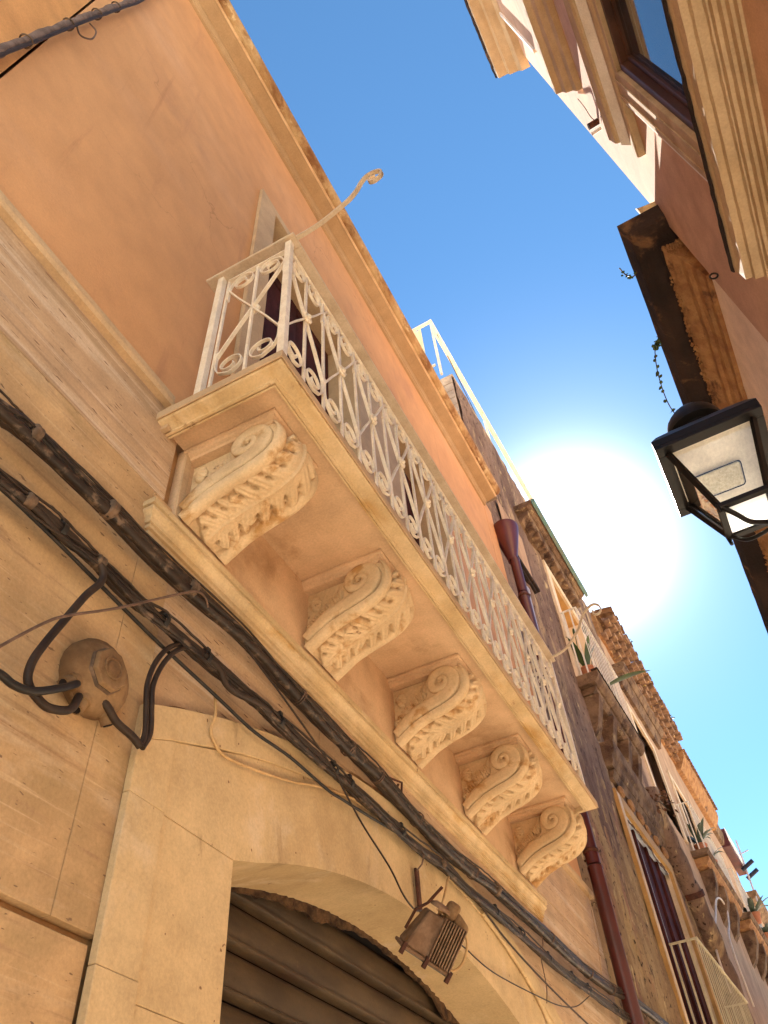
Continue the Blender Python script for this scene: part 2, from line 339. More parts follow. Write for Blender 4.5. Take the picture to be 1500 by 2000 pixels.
# pale surround of the two doors
sr = MB(); z0, z1 = 4.31, 7.775
sr.box(0.004, .032, 1.645, OP[0][0], z0, z1).box(0.004, .032, OP[0][1], OP[1][0], z0, z1).box(0.004, .032, OP[1][1], 4.97, z0, z1)
sr.box(0.004, .032, OP[0][0], OP[0][1], 7.68, z1).box(0.004, .032, OP[1][0], OP[1][1], 7.68, z1)
sr.build('window_surround', m_surround, B)
for a, b in OP:                          # reveal lining, shutters with rails
    rv = MB(); rv.box(-.26, .030, a, a + .004, z0, 7.68).box(-.26, .030, b - .004, b, z0, 7.68).box(-.26, .030, a + .004, b - .004, 7.676, 7.68)
    rv.build('door_reveal', m_surround, B)
    d = MB().box(-.30, -.26, a + .004, b - .004, z0, 7.676).build('balcony_door', m_shutter_red, B)
    mid = (a + b) / 2
    for q0, q1 in ((a + .02, mid - .01), (mid + .01, b - .02)):
        fr = MB(); fr.box(-.258, -.225, q0, q0 + .09, z0, 7.66).box(-.258, -.225, q1 - .09, q1, z0, 7.66)
        fr.box(-.258, -.225, q0 + .09, q1 - .09, 7.54, 7.66).box(-.258, -.225, q0 + .09, q1 - .09, 6.0, 6.1)
        fr.build('door_leaf', m_shutter_red, d, bevel=.006)
        MB().box(-.256, -.25, q0 + .095, q1 - .095, z0, 5.99).build('pane', m_pane, d)
        for v in range(11): MB().add([(-.254, q0 + .095, 6.13 + .13 * v), (-.254, q1 - .095, 6.13 + .13 * v), (-.234, q1 - .095, 6.22 + .13 * v), (-.234, q0 + .095, 6.22 + .13 * v), (-.254, q0 + .095, 6.24 + .13 * v), (-.254, q1 - .095, 6.24 + .13 * v)], [(0, 1, 2, 3), (3, 2, 5, 4)]).build('louvre', m_shutter_red, d)
# top cornice
def run(name, prof, y0, y1, mat, parent=B, jit=0, n=2, sm=False):
    rings = []
    for i in range(n):
        y = y0 + (y1 - y0) * i / (n - 1)
        rings.append([(x + (random.uniform(-jit, jit) if jit else 0), y, z + (random.uniform(-jit, jit) if jit else 0)) for x, z in prof])
    mb = MB().loops(rings, closed=True)
    N_ = len(prof); mb.add(rings[0], [list(range(N_))[::-1]]); mb.add(rings[-1], [list(range(N_))])
    return mb.build(name, mat, parent, sm)
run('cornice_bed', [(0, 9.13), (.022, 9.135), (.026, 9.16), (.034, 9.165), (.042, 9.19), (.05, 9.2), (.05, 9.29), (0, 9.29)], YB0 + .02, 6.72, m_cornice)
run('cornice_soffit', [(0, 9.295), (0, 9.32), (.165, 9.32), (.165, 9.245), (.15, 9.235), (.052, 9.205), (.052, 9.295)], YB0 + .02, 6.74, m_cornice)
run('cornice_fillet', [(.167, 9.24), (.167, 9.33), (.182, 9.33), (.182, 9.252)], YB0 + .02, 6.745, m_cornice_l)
run('cornice_gutter', [(.184, 9.262), (.205, 9.27), (.235, 9.30), (.25, 9.335), (.25, 9.36), (.184, 9.36)], YB0 + .02, 6.75, m_cornice_top, jit=.0008, n=60)
MB().box(-6, .16, YB0 + .02, 6.9, 9.36, 9.44).build('roof', m_block, B)
# stone skirt string-course
run('string_course', [(-.02, 4.375), (.030, 4.375), (.038, 4.395), (.038, 4.43), (.022, 4.452), (-.02, 4.452)], YB0 + .005, 1.30, m_surround)
run('string_course', [(-.02, 4.375), (.030, 4.375), (.038, 4.395), (.038, 4.43), (.022, 4.452), (-.02, 4.452)], 5.44, 7.21, m_surround)
# stone slabs of the ground floor
def slab(y0, y1, za, zb, mat, x=.0): return MB().box(-.033, x + random.uniform(-.001, .001), y0, y1, za, zb).build('stone_slab', mat, B, bevel=.0015)
slab(YB0 + .003, 1.40, 3.893, 4.373, m_trav); slab(5.50, 7.195, 3.893, 4.373, m_trav)
slab(YB0 + .003, 1.3435, 2.378, 3.887, m_trav_low); slab(1.345, 1.504, 2.378, 3.887, m_trav_low)
slab(1.5045, 2.55, 3.04, 3.887, m_trav); slab(2.552, 4.1, 3.04, 3.887, m_trav); slab(4.102, 5.44, 3.04, 3.885, m_trav)
slab(5.444, 7.195, 2.378, 3.885, m_trav)
for a, b in ((.088, 1.478), (5.444, 7.195)):
    slab(a, b, 1.6, 2.352, m_trav_low); slab(a, b, .82, 1.575, m_trav_low); slab(a, b, .02, .795, m_trav_low)
# door surround, segmental arch
YC = 3.47
def ext(y): return 3.474 - 4.64 + math.sqrt(4.64 ** 2 - (y - YC) ** 2)
def intr(y): return 3.035 - 3.77 + math.sqrt(max(0, 3.77 ** 2 - (y - YC) ** 2))
YL, YR = 1.485, 5.455; JL, JR = 1.994, 4.946; BD = .155
def arch_panel(ya, yb, top, bot, xa, xb, n=24):
    mb = MB(); L = []
    for i in range(n + 1):
        y = ya + (yb - ya) * i / n; L.append((y, bot(y), top(y)))
    rings = [[(xa, y, a), (xb, y, a), (xb, y, b), (xa, y, b)] for y, a, b in L]
    mb.loops(rings, closed=True); mb.add(rings[0], [(0, 1, 2, 3)]); mb.add(rings[-1], [(0, 1, 2, 3)]); return mb
DX = .026
sur = arch_panel(YL, YR, ext, lambda y: ext(y) - .118, .001, DX); sur.build('arch_band', m_cream, B, bevel=.002)
for s in (0, 1):
    o0, o1 = (YL, YL + BD) if s == 0 else (YR - BD, YR)
    p0_, p1_ = (YL + BD + .002, JL) if s == 0 else (JR, YR - BD - .002)
    zt = 3.03 - .11
    MB().prism([(o0, 2.746), (o1, 2.746), (o1, ext(o1) - .12), (o0, ext(o0) - .12)], 'x', .001, DX).build('jamb_band', m_cream, B, bevel=.002)
    MB().box(.001, DX, o0, o1, 2.3105, 2.7445).build('jamb_band', m_cream, B, bevel=.002)
    MB().box(.001, DX + .002, o0, o1, 0, 2.309).build('jamb_band', m_cream, B, bevel=.002)
    MB().box(-.30, DX - .009, p0_, p1_, 2.2675, 2.7445).build('jamb_stone', m_cream, B, bevel=.002)
    MB().box(-.30, DX - .010, p0_, p1_, 0, 2.266).build('jamb_stone', m_cream, B, bevel=.002)
def bot(y): return intr(y) if JL < y < JR else 2.746
ap = MB(); cuts = [YL + BD + .002, JL] + [JL + (JR - JL) * i / 24 for i in range(1, 24)] + [JR, YR - BD - .002]
rings = [[(-.30, y, max(2.746, intr(y)) if JL <= y <= JR else 2.746), (DX - .008, y, max(2.746, intr(y)) if JL <= y <= JR else 2.746), (DX - .008, y, ext(y) - .12), (-.30, y, ext(y) - .12)] for y in cuts]
ap.loops(rings, closed=True); ap.add(rings[0], [(0, 1, 2, 3)]); ap.add(rings[-1], [(0, 1, 2, 3)])
ap.build('arch_stone', m_cream, B)
ms = MB(); rings = []
for i in range(90):
    y = 1.50 + 3.9 * i / 89; w = .006 + random.uniform(0, .010) + .030 * max(0, math.sin(y * 2.3 + .6)) ** 2
    rings.append([(.0015, y, ext(y) - .004), (.006, y, ext(y) - .004), (.005, y, ext(y) + w), (.0015, y, ext(y) + w)])
ms.loops(rings, closed=True); ms.build('mortar_strip', M('brown_mortar', (.25, .14, .065), (.17, .09, .04), 20, rough=1, bump=.8, bs=70), B)
# chipped mortar along the shutter
mo = MB(); n = 110; top = []; low = []
for i in range(n + 1):
    y = JL + .02 + (JR - JL - .04) * i / n; z = intr(y)
    w = .006 + random.uniform(0, .012) + .012 * abs(math.sin(i * .37) * math.sin(i * .113)) + (.05 * math.exp(-((y - 4.3) / .08) ** 2)) + (.03 * math.exp(-((y - 3.0) / .3) ** 2))
    top.append((y, z + .01)); low.append((y, z - w))
mo.loops([[(-.296, a[0], a[1]), (-.27 - random.uniform(0, .015), a[0], a[1]), (-.283, b[0], b[1]), (-.296, b[0], b[1])] for a, b in zip(top, low)], closed=True)
mo.build('mortar_edge', m_mortar, B)
# roller shutter slats
sp = .163
prof = [(-.36, 0), (-.335, .002), (-.318, .006), (-.312, .012), (-.312, .020), (-.322, .026), (-.334, .034), (-.330, .05), (-.326, .085), (-.329, .118), (-.336, .136), (-.345, .150), (-.36, .156)]
slat_me = MB(lambda v: v)
r0 = [(x, JL - .02, z) for x, z in prof]; r1 = [(x, JR + .02, z) for x, z in prof]
slat_me = slat_me.loops([r0, r1]).mesh('slat', m_roller, (0, 3.4, 0), 40)
sh = MB().box(-.62, -.37, JL - .02, JR + .02, 0, 3.09).build('shutter_backing', m_dark, B)
for k in range(19): put('slat', slat_me, B, (0, 0, 3.0 - .125 - .163 * k + .0))
# ---- ledge, apron under the balcony
EY0, EY1 = 1.30, 5.54
MB().box(-.03, .010, 1.45, 5.50, 3.77, 4.256).build('apron_panel', m_soffit, B)
MB().box(.0, .018, 1.452, 1.486, 3.79, 4.25).build('apron_strip', m_surround, B)
def wrap(prof, name, mat, y0, y1):       # prof (x out, z); returns at both ends by the same projection
    rings = []
    for x, z in prof: rings.append([(-.02, y0 + .06 - x, z), (x, y0 + .06 - x, z), (x, y1 - .06 + x, z), (-.02, y1 - .06 + x, z)])
    mb = MB().loops(rings); mb.add([rings[0][i] for i in range(4)], [(0, 1, 2, 3)]); mb.add([rings[-1][i] for i in range(4)], [(0, 1, 2, 3)])
    return mb.build(name, mat, B)
wrap([(.0, 3.656), (.012, 3.656), (.013, 3.672), (.006, 3.675), (.006, 3.680), (.020, 3.680), (.021, 3.694), (.012, 3.696), (.012, 3.7005)], 'ledge_bed', m_ochre, EY0, EY1)
wrap([(.012, 3.701), (.026, 3.702), (.027, 3.712), (.031, 3.725), (.040, 3.738), (.046, 3.744), (.047, 3.757), (.034, 3.760), (.034, 3.7645)], 'ledge_cyma', m_ochre, EY0, EY1)
wrap([(.034, 3.765), (.052, 3.765), (.053, 3.790), (.046, 3.794), (.010, 3.796)], 'ledge_top', m_cream, EY0, EY1)
# ---- balcony slab with mouldings
SX, SY0, SY1 = .592, 1.262, 5.40
sl = MB().box(0, SX - .09, SY0 + .09, SY1 - .09, 4.252, 4.298).build('balcony_slab', m_soffit, B)
sweep_rect([(.010, 4.258), (.004, 4.2505), (.0, 4.2535), (.0, 4.295), (.005, 4.30), (.3, 4.30)], SX, SY0, SY1, m_surround, 'slab_plate', sl)
sweep_rect([(.010, 4.2585), (.012, 4.2485), (.018, 4.2455), (.030, 4.2425), (.045, 4.239), (.058, 4.2345), (.064, 4.231)], SX, SY0, SY1, m_ochre, 'slab_cove', sl, 60)
sweep_rect([(.064, 4.2315), (.067, 4.224), (.077, 4.222), (.079, 4.229), (.081, 4.229), (.083, 4.222), (.091, 4.221), (.093, 4.2525)], SX, SY0, SY1, m_ochre, 'slab_fillet', sl)
for y in (SY0 + .035, SY1 - .055): MB().box(0, .035, y, y + .02, 4.218, 4.40).build('slab_return', m_surround, sl)
# ---- carved corbels
def corbel_meshes():
    W0, W1 = 0.0, .30
    low = smooth_path([(.428, 0, 4.195), (.446, 0, 4.150), (.446, 0, 4.10), (.428, 0, 4.052), (.385, 0, 4.014), (.31, 0, 3.985), (.222, 0, 3.962), (.135, 0, 3.932), (.070, 0, 3.893), (.020, 0, 3.862)], 5)
    upp = smooth_path([(.012, 0, 3.935), (.075, 0, 3.985), (.145, 0, 4.030), (.205, 0, 4.052), (.226, 0, 4.09), (.224, 0, 4.14), (.25, 0, 4.188), (.31, 0, 4.205), (.40, 0, 4.205)], 5)
    poly = [(p.x, p.z) for p in low] + [(p.x, p.z) for p in upp]
    body = MB().prism(poly, 'y', W0 + .016, W1 - .016).mesh('corbel', m_corbel, (0, 0, 0), 30)
    web = MB().prism([(0, 3.93), (.06, 3.955), (.25, 4.06), (.33, 4.15), (.36, 4.20), (0, 4.20)], 'y', W0 + .05, W1 - .05).mesh('web', m_corbel)
    # S band + volute on both cheeks
    cl = [(.026, 0, 3.900), (.078, 0, 3.940), (.145, 0, 3.982), (.225, 0, 4.010), (.305, 0, 4.030), (.362, 0, 4.062), (.388, 0, 4.11), (.382, 0, 4.155), (.350, 0, 4.186), (.308, 0, 4.192), (.270, 0, 4.170), (.256, 0, 4.13), (.270, 0, 4.098), (.302, 0, 4.086), (.332, 0, 4.099), (.342, 0, 4.126), (.328, 0, 4.148), (.306, 0, 4.146), (.300, 0, 4.132)]
    path = smooth_path(cl, 5); nn = len(path); bands = []
    for cheek in (0, 1):
        band = MB()
        y0 = W0 + .018 if cheek == 0 else W1 - .018; sg = -1 if cheek == 0 else 1
        rings = []
        for i, p in enumerate(path):
            t = i / (nn - 1); w = .078 if t < .30 else (.078 - .022 * (t - .30) / .2 if t < .5 else (.056 - .012 * (t - .5) / .2 if t < .7 else .044 - .026 * (t - .7) / .3))
            w = min(w, .05 + t * .25)
            d = (path[min(i + 1, nn - 1)] - path[max(i - 1, 0)]).normalized(); q = Vector((-d.z, 0, d.x))
            hgt = .020 * (1 if t < .97 else .6)
            rings.append([p + q * a * w / 2 + Vector((0, sg * b * hgt, 0)) + Vector((0, y0, 0)) for a, b in ((-1, 0), (-.98, .7), (-.90, .95), (-.45, 1.12), (.45, 1.12), (.90, .95), (.98, .7), (1, 0))])
        band.loops(rings); band.add(rings[-1], [list(range(8))]); band.add(rings[0], [list(range(8))])
        bands.append(band.mesh('volute', m_corbel, (0, 0, 0), 60))
    # acanthus on the front
    ns, ntt = 150, 92; lp = low; L = [0]
    for a, b in zip(lp[:-1], lp[1:]): L.append(L[-1] + (b - a).length)
    def at(s):
        d = s * L[-1]
        for i in range(len(L) - 1):
            if d <= L[i + 1] or i == len(L) - 2:
                f = (d - L[i]) / max(1e-6, L[i + 1] - L[i]); p = lp[i].lerp(lp[i + 1], f); t = (lp[i + 1] - lp[i]).normalized(); return p, t
    def leaf(s, t, s0, s1, wmax, lobes, hh):
        u = (s - s0) / (s1 - s0)
        if u < 0 or u > 1: return 0
        env = (min(1, .62 + u * 1.6) if u < .35 else 1.0) * (1 - max(0, (u - .72) / .28) ** 1.6)
        w = wmax * env
        a0 = abs(t) / max(w, .05)
        ph = (u * lobes - a0 * .85 + .15) % 1.0; pad = math.sin(PI * ph)
        w2 = w * (.66 + .34 * pad ** .6)
        a = abs(t) / max(w2, 1e-4)
        if a > 1: return 0
        edge = min(1, (1 - a) / .045)
        h = hh * edge * (.80 + .20 * math.sqrt(max(0, 1 - a * a))) * (1 - .62 * (1 - pad) ** 2 * min(1, max(0, a - .38) * 2.6))
        h += .0022 * math.cos(6 * PI * ph) * edge * min(1, a * 2)
        h += .010 * math.exp(-(t / .045) ** 2) * (1 - u * .6)
        if .56 < a < .74 and (ph < .12 or ph > .90): h *= .12      # drilled eyes between lobes
        return h
    fr = MB(); rings = []
    for i in range(ns + 1):
        s = i / ns; p, tg = at(s); nrm = Vector((-tg.z, 0, tg.x));
        if nrm.dot(Vector((.3, 0, -.5))) < 0: nrm = -nrm
        row = []
        for j in range(ntt + 1):
            t = -1 + 2 * j / ntt; y = (W0 + W1) / 2 + t * (W1 - W0) / 2
            h = max(leaf(s, t * .98, .05, .80, .72, 7, .036), leaf(s, t * .98, .64, 1.0, .66, 4, .030))
            q_ = (abs(t) - .80) / .20
            h = max(h, .034 * math.sqrt(max(0, 1 - q_ * q_)) * min(1, .35 + s * 1.6) if abs(t) > .60 else 0)
            y += t * h * .12
            row.append(p + nrm * (h + .001) + Vector((0, y, 0)))
        rings.append(row)
    fr = fr.loops(rings).mesh('acanthus_leaf', m_corbel, (0, 0, 0), 179)
    # cheek leaflets in the corner above the S
    lf = MB()
    for yk, sg in ((W0 + .05, -1), (W1 - .05, 1)):
        for (x, z, a, l) in ((.030, 3.985, 2.3, .06), (.052, 4.005, 2.25, .065), (.076, 4.022, 2.2, .07), (.102, 4.042, 2.1, .075), (.130, 4.06, 2.0, .08), (.160, 4.082, 1.95, .085), (.188, 4.108, 1.8, .085), (.206, 4.14, 1.6, .075), (.224, 4.168, 1.3, .06), (.06, 4.105, 2.6, .075), (.065, 4.125, 3.0, .075), (.06, 4.145, 3.4, .065)):
            dv = Vector((math.cos(a), 0, math.sin(a))); q = Vector((-dv.z, 0, dv.x)); c = Vector((x, yk, z)); rr = []
            for i in range(7):
                u = i / 6; w = .026 * math.sin(PI * min(1, u * .85 + .18)); hgt = .024 * math.sin(PI * (u * .8 + .15))
                rr.append([c + dv * l * (u - .35) + q * w * b + Vector((0, sg * hgt * e, 0)) for b, e in ((-1, 0), (-.7, .7), (-.25, .85), (0, .55), (.25, .85), (.7, .7), (1, 0))])
            lf.loops(rr)
    lf = lf.mesh('leaflet', m_corbel, (0, 0, 0), 60)
    ab = MB(); prof_a = [(.0, 4.2515), (.0, 4.238), (.010, 4.234), (.014, 4.222), (.026, 4.216), (.030, 4.203)]
    rings = [[(0, -.018 + d, z), (.446 - d, -.018 + d, z), (.446 - d, .318 - d, z), (0, .318 - d, z)] for d, z in prof_a]
    ab.loops(rings); ab.add(rings[-1], [(0, 1, 2, 3)]); ab = ab.mesh('abacus', m_soffit)
    return body, web, bands, fr, lf, ab
body, web, bands, fr, lf, ab = corbel_meshes()
for k in range(5):
    y = 1.462 + .9135 * k
    c = put('corbel', body, B, (0, y - 3.4 + random.uniform(-.004, .004), random.uniform(-.002, 0)), (0, 0, random.uniform(-.012, .012)), (random.uniform(.985, 1.01), random.uniform(.98, 1.02), 1))
    for nm, me in (('bracket_web', web), ('volute', bands[0]), ('volute', bands[1]), ('acanthus_leaf', fr), ('abacus', ab)): put(nm, me, c)
    put('leaflets', lf, c)['kind'] = 'stuff'
# ---- iron railing
RX, RY0, RY1, RZ0, RZ1 = .555, 1.312, 5.232, 4.30, 5.44
rail = MB().bar([(.205, RY0, RZ1 - .075), (RX, RY0, RZ1 - .075)], (0, 1, 0), .008, .022).bar([(RX, RY0, RZ1 - .075), (RX, RY1, RZ1 - .075)], (1, 0, 0), .008, .022).bar([(RX, RY1, RZ1 - .075), (.205, RY1, RZ1 - .075)], (0, 1, 0), .008, .022).build('balcony_railing', m_iron_w, B)
hr = MB()
hr.box(.075, RX + .045, RY0 - .038, RY0 + .038, RZ1, RZ1 + .016).box(RX - .032, RX + .045, RY0 + .038, RY1 - .038, RZ1, RZ1 + .016).box(.075, RX + .045, RY1 - .038, RY1 + .038, RZ1, RZ1 + .016)
hr.build('handrail', m_rail_top, rail, bevel=.004)
def sq(x, y, w, z0=RZ0, z1=RZ1): return MB().box(x - w / 2, x + w / 2, y - w / 2, y + w / 2, z0, z1)
for x, y in ((RX, RY0), (RX, RY1), (.155, RY0), (.155, RY1)): sq(x, y, .033).build('post', m_iron_w, rail, bevel=.002)
# scroll unit in local (u right, z up) built in plane x=0
def scroll(r, top=True):
    pts = []; sgn = 1
    for i in range(46):                  # spiral inward
        a = PI * .5 + 2 * PI * 1.3 * i / 45; rr = r * (1 - .72 * i / 45)
        pts.append((0, rr * math.cos(a), rr * math.sin(a)))
    lead = [(0, r * 1.02, -r * 2.0), (0, r * 1.04, -r * .9), (0, r * .96, -r * .05), (0, r * .62, r * .72)]
    return smooth_path(lead, 5)[:-1] + pts
sc_pts = scroll(.070)
def scroll_mesh(fy, fz):
    return MB().bar([(0, p[1] * fy, p[2] * fz) for p in [tuple(q) for q in sc_pts]], (1, 0, 0), .0062, .0145).mesh('scroll', m_iron_w, (0, 0, 0), 60)
SCR = {(a, b): scroll_mesh(a, b) for a in (-1, 1) for b in (-1, 1)}
P = .3265; bar_me = MB().box(-.006, .006, -.006, .006, RZ0, RZ1 - .071).mesh('bar', m_iron_w)
half = P / 2
def arms():
    mb = MB()
    for a in (-1, 1):
        for b, zz in ((1, .335), (-1, -.335)):
            mb.bar([(0, 0, 0), (0, a * half * .5, b * .16), (0, a * half, zz)], (1, 0, 0), .008, .017)
    return mb.mesh('cross_arm', m_iron_w)
arm_me = arms()
ro = MB()
for k in range(8):
    a = 2 * PI * k / 8; ro.ball((.012, .022 * math.cos(a), .022 * math.sin(a)), .013, .8, 1, 1, 8, 4)
ro.ball((.02, 0, 0), .014, 1, 1, 1, 8, 4); ro = ro.mesh('rosette', m_iron_w, (0, 0, 0), 60)
def panel(yc, first, xoff=RX, rotz=0., w=1.0):
    bx = (xoff, yc - 3.4)
    def L(u, z, me, nm):
        c, s = math.cos(rotz), math.sin(rotz)
        put(nm, me, rail, (bx[0] - s * u, bx[1] + c * u, z), (0, 0, rotz), (1, w, 1))
    L(0, 0, bar_me, 'bar')
    if not first: L(-half * w, 0, bar_me, 'bar')
    L(0, 4.93, arm_me, 'cross_arm'); L(0, 4.93, ro, 'rosette')
    q = half / 2
    for a in (-1, 1):
        L(a * q * w, RZ1 - .155, SCR[(a, 1)], 'scroll'); L(a * q * w, 4.505, SCR[(a, -1)], 'scroll')
for k in range(12): panel(RY0 + half + .0 + P * k, k == 0)
for yy in (RY0, RY1):
    cx = .375; hw = 1.02
    panel(yy, False, cx, PI / 2, hw); put('bar', bar_me, rail, (.205, yy - 3.4, 0))
# corner brackets with a curled end
def curl(y, pts):
    path = smooth_path([(a, y, b) for a, b in pts], 6)
    MB().bar(path, (0, 1, 0), .012, .022).build('bracket_arm', m_rail_top, rail, 50)
curl(RY0, [(.56, 5.462), (.66, 5.466), (.74, 5.485), (.83, 5.535), (.90, 5.585), (.945, 5.65), (.975, 5.725), (1.01, 5.768), (1.055, 5.765), (1.088, 5.725), (1.082, 5.672), (1.045, 5.65), (1.018, 5.675), (1.03, 5.708), (1.052, 5.70)])
curl(RY1, [(.555, 5.462), (.64, 5.476), (.71, 5.50), (.79, 5.57), (.86, 5.65), (.905, 5.73), (.955, 5.79), (1.02, 5.825), (1.065, 5.80), (1.072, 5.745), (1.035, 5.715), (1.005, 5.735), (1.012, 5.765)])

# ================================================================== ORANGE BUILDING (left, nearer than the conduit)
OB = thing('orange_building', (0, -4, 0), 'orange plastered wall left of the grey conduit at the upper left', 'building')
MB().box(-6, 0.001, -9, .083, 4.45, 9.6).build('plaster_wall', m_orange, OB)
MB().box(-6, -.001, -9, .083, 0, 4.449).build('stone_wall', m_trav_low, OB)
cd = thing('wall_conduit', (.05, .1, 4.3), 'grey brown conduit running up the salmon wall at the upper left corner', 'conduit')
pth = smooth_path([(.035, -.01, 4.3), (.04, .0, 4.9), (.045, .022, 5.16), (.05, .068, 5.7), (.05, .10, 6.1), (.05, .135, 6.5), (.05, .19, 7.1), (.05, .225, 7.5), (.05, .26, 8.3), (.05, .28, 9.1)], 8)
MB().tube([p + Vector((0, random.uniform(-.003, .003), 0)) for p in pth], [.019 + .003 * math.sin(i * .9) + random.uniform(-.001, .002) for i in range(len(pth))], 10).build('pipe', M('dusty_conduit', (.19, .13, .105), (.10, .065, .05), 14, rough=.85, bump=.5, bs=80), cd, 60)
MB().tube([p + Vector((.014, .016, 0)) for p in pth[8:]], .008, 7).build('wire', m_cable_b, cd, 60)
for z, y in ((5.45, .048), (6.05, .096), (6.55, .14), (6.95, .175)):
    MB().tube([(.05 + .026 * math.cos(a), y + .026 * math.sin(a), z + .006 * math.sin(a * 2)) for a in [2 * PI * k / 14 for k in range(15)]], .004, 6).build('strap', m_tape, cd, 60)
MB().tube(smooth_path([(.05, .15, 6.35), (.07, .19, 6.3), (.075, .2, 6.15), (.06, .16, 6.08), (.05, .12, 6.15)], 5), .0045, 6).build('wire_loop', m_wireg, cd, 60)

# ================================================================== CABLES ON THE SALMON WALL
cable_upper = [(0.07, 0.0, 3.50), (0.07, 0.457, 3.500), (0.07, 0.668, 3.504), (0.07, 0.785, 3.522), (0.07, 1.119, 3.518), (0.07, 1.491, 3.512), (0.07, 1.883, 3.530), (0.07, 2.266, 3.502), (0.07, 2.678, 3.484), (0.07, 2.953, 3.482), (0.07, 3.361, 3.449), (0.07, 3.642, 3.430), (0.07, 4.011, 3.443), (0.07, 4.393, 3.473), (0.07, 5.243, 3.496), (0.07, 5.994, 3.504), (0.075, 6.785, 3.553), (0.10, 7.4, 3.62), (0.11, 8.719, 3.69), (.11, 11, 3.8)]
cable_lower = [(0.06, 0.0, 3.275), (0.06, 0.562, 3.284), (0.06, 0.858, 3.304), (0.06, 0.985, 3.303), (0.06, 1.142, 3.307), (0.06, 1.327, 3.296), (0.06, 1.45, 3.303), (0.06, 1.68, 3.307), (0.06, 1.992, 3.316), (0.06, 2.142, 3.316), (0.06, 2.462, 3.312), (0.06, 2.687, 3.318), (0.06, 2.927, 3.314), (0.06, 3.329, 3.312), (0.06, 3.671, 3.335), (0.06, 3.991, 3.323), (0.06, 4.404, 3.338), (0.06, 4.761, 3.342), (0.06, 5.242, 3.345), (0.06, 5.79, 3.364), (0.065, 6.147, 3.382), (0.085, 6.821, 3.402), (0.11, 7.722, 3.438), (.11, 11, 3.55)]
def cable(name, label, pts, r, mat, k=6, off=(0, 0, 0), wob=0., n=9, group=None, parent=None):
    p = [q + Vector(off) + Vector((random.uniform(-wob, wob), 0, random.uniform(-wob, wob))) for q in smooth_path(pts, k)]
    o = MB().tube(p, r, n).build(name, mat, parent, 60, org=None if parent is not None else tuple(p[0]))
    if parent is None: tag(o, label, 'cable', group)
    return o
def bundle(name, label, pts, strands, mats, clipspec):
    t = thing(name, pts[0], label, 'cable')
    for i, (dx, dz, r, ph) in enumerate(strands):
        p = smooth_path(pts, 8); q = []
        for j, a in enumerate(p):
            w = (.004 if r > .008 else .009) * math.sin(j * (.35 if r > .008 else .22) + ph) + random.uniform(-.0014, .0014)
            q.append(a + Vector((dx + w * .4, 0, dz + w)))
        MB().tube(q, [r * (1 + .06 * math.sin(j * .8 + ph)) for j in range(len(q))], 10).build('strand', mats[i % len(mats)], t, 60)
    for (y, kind) in clipspec:
        # locate on the path
        P_ = smooth_path(pts, 8); a = min(P_, key=lambda v: abs(v.y - y)); R = max(abs(dz) + r for dx, dz, r, ph in strands if r > .008) + .001
        if kind == 'tape':
            MB().tube([a + Vector((.004, -.016 + .004 * k, 0)) for k in range(9)], [R * (.84 if k in (0, 8) else .95) + random.uniform(-.0015, .0015) for k in range(9)], 12).build('tape_wrap', m_tape, t, 60)
        elif kind == 'tie':
            for dy in (-.008, .006):
                MB().tube([a + Vector((R * math.cos(g_), dy + .004 * math.sin(2 * g_), R * .97 * math.sin(g_))) for g_ in [2 * PI * k / 16 for k in range(17)]], .0026, 5).build('wire_tie', m_wireg, t, 60)
        else:
            MB().bar([a + Vector(((R + .002) * math.cos(g_), 0, (R - .001) * math.sin(g_))) for g_ in [-.9 + 3.2 * k / 12 for k in range(13)]], (0, 1, 0), .004, .016).build('clip', m_black, t, 60)
            MB().box(a.x - .02, a.x + .016, a.y - .011, a.y + .011, a.z + R - .006, a.z + R + .017).build('clip_screw', m_black, t, bevel=.003)
    return t
bundle('cable_bundle', 'thick dark upper cable bundle running just under the balcony ledge', cable_upper,
       [(0, .016, .0185, 0), (.004, -.016, .0185, 2), (-.022, .000, .016, 4), (.0, .041, .0055, 1), (.022, -.004, .004, 3), (.012, .034, .004, 5)], [m_cable, m_cable, m_cable_b],
       [(.785, 'tape'), (1.119, 'tape'), (1.55, 'tape'), (2.27, 'tie'), (2.68, 'tie'), (2.95, 'tie'), (3.36, 'tie'), (4.05, 'tie'), (4.4, 'tape'), (5.3, 'tie'), (6.2, 'tie'), (6.8, 'tie')])
bundle('cable_bundle', 'thinner lower cable bundle with black clips crossing above the arched door', cable_lower,
       [(0, .011, .0135, 0), (.003, -.012, .0125, 2), (-.016, .0, .011, 4), (.010, .026, .0045, 3), (.012, -.026, .004, 1), (.016, .004, .0035, 6)], [m_cable_b, m_cable, m_cable_b],
       [(.86, 'tape'), (.985, 'clip'), (1.142, 'tape'), (1.442, 'clip'), (1.69, 'clip'), (2.13, 'clip'), (2.56, 'clip'), (2.69, 'clip'), (3.15, 'clip'), (3.64, 'tape'), (4.35, 'clip'), (4.74, 'clip'), (5.21, 'clip'), (5.76, 'clip'), (6.09, 'clip'), (6.7, 'clip')])
cable('thin_cable', 'thin black cable sagging below the lower bundle', [(0.05, 0.3, 3.27), (0.05, 0.606, 3.277), (0.05, 0.776, 3.285), (0.05, 0.972, 3.275), (0.05, 1.192, 3.254), (0.05, 1.438, 3.231), (0.05, 1.57, 3.225), (0.05, 1.808, 3.214), (0.05, 2.01, 3.204), (0.05, 2.249, 3.225), (0.05, 2.532, 3.223), (0.05, 2.64, 3.235), (0.05, 2.884, 3.265), (0.05, 3.188, 3.307), (0.055, 3.467, 3.315)], .0062, m_black)
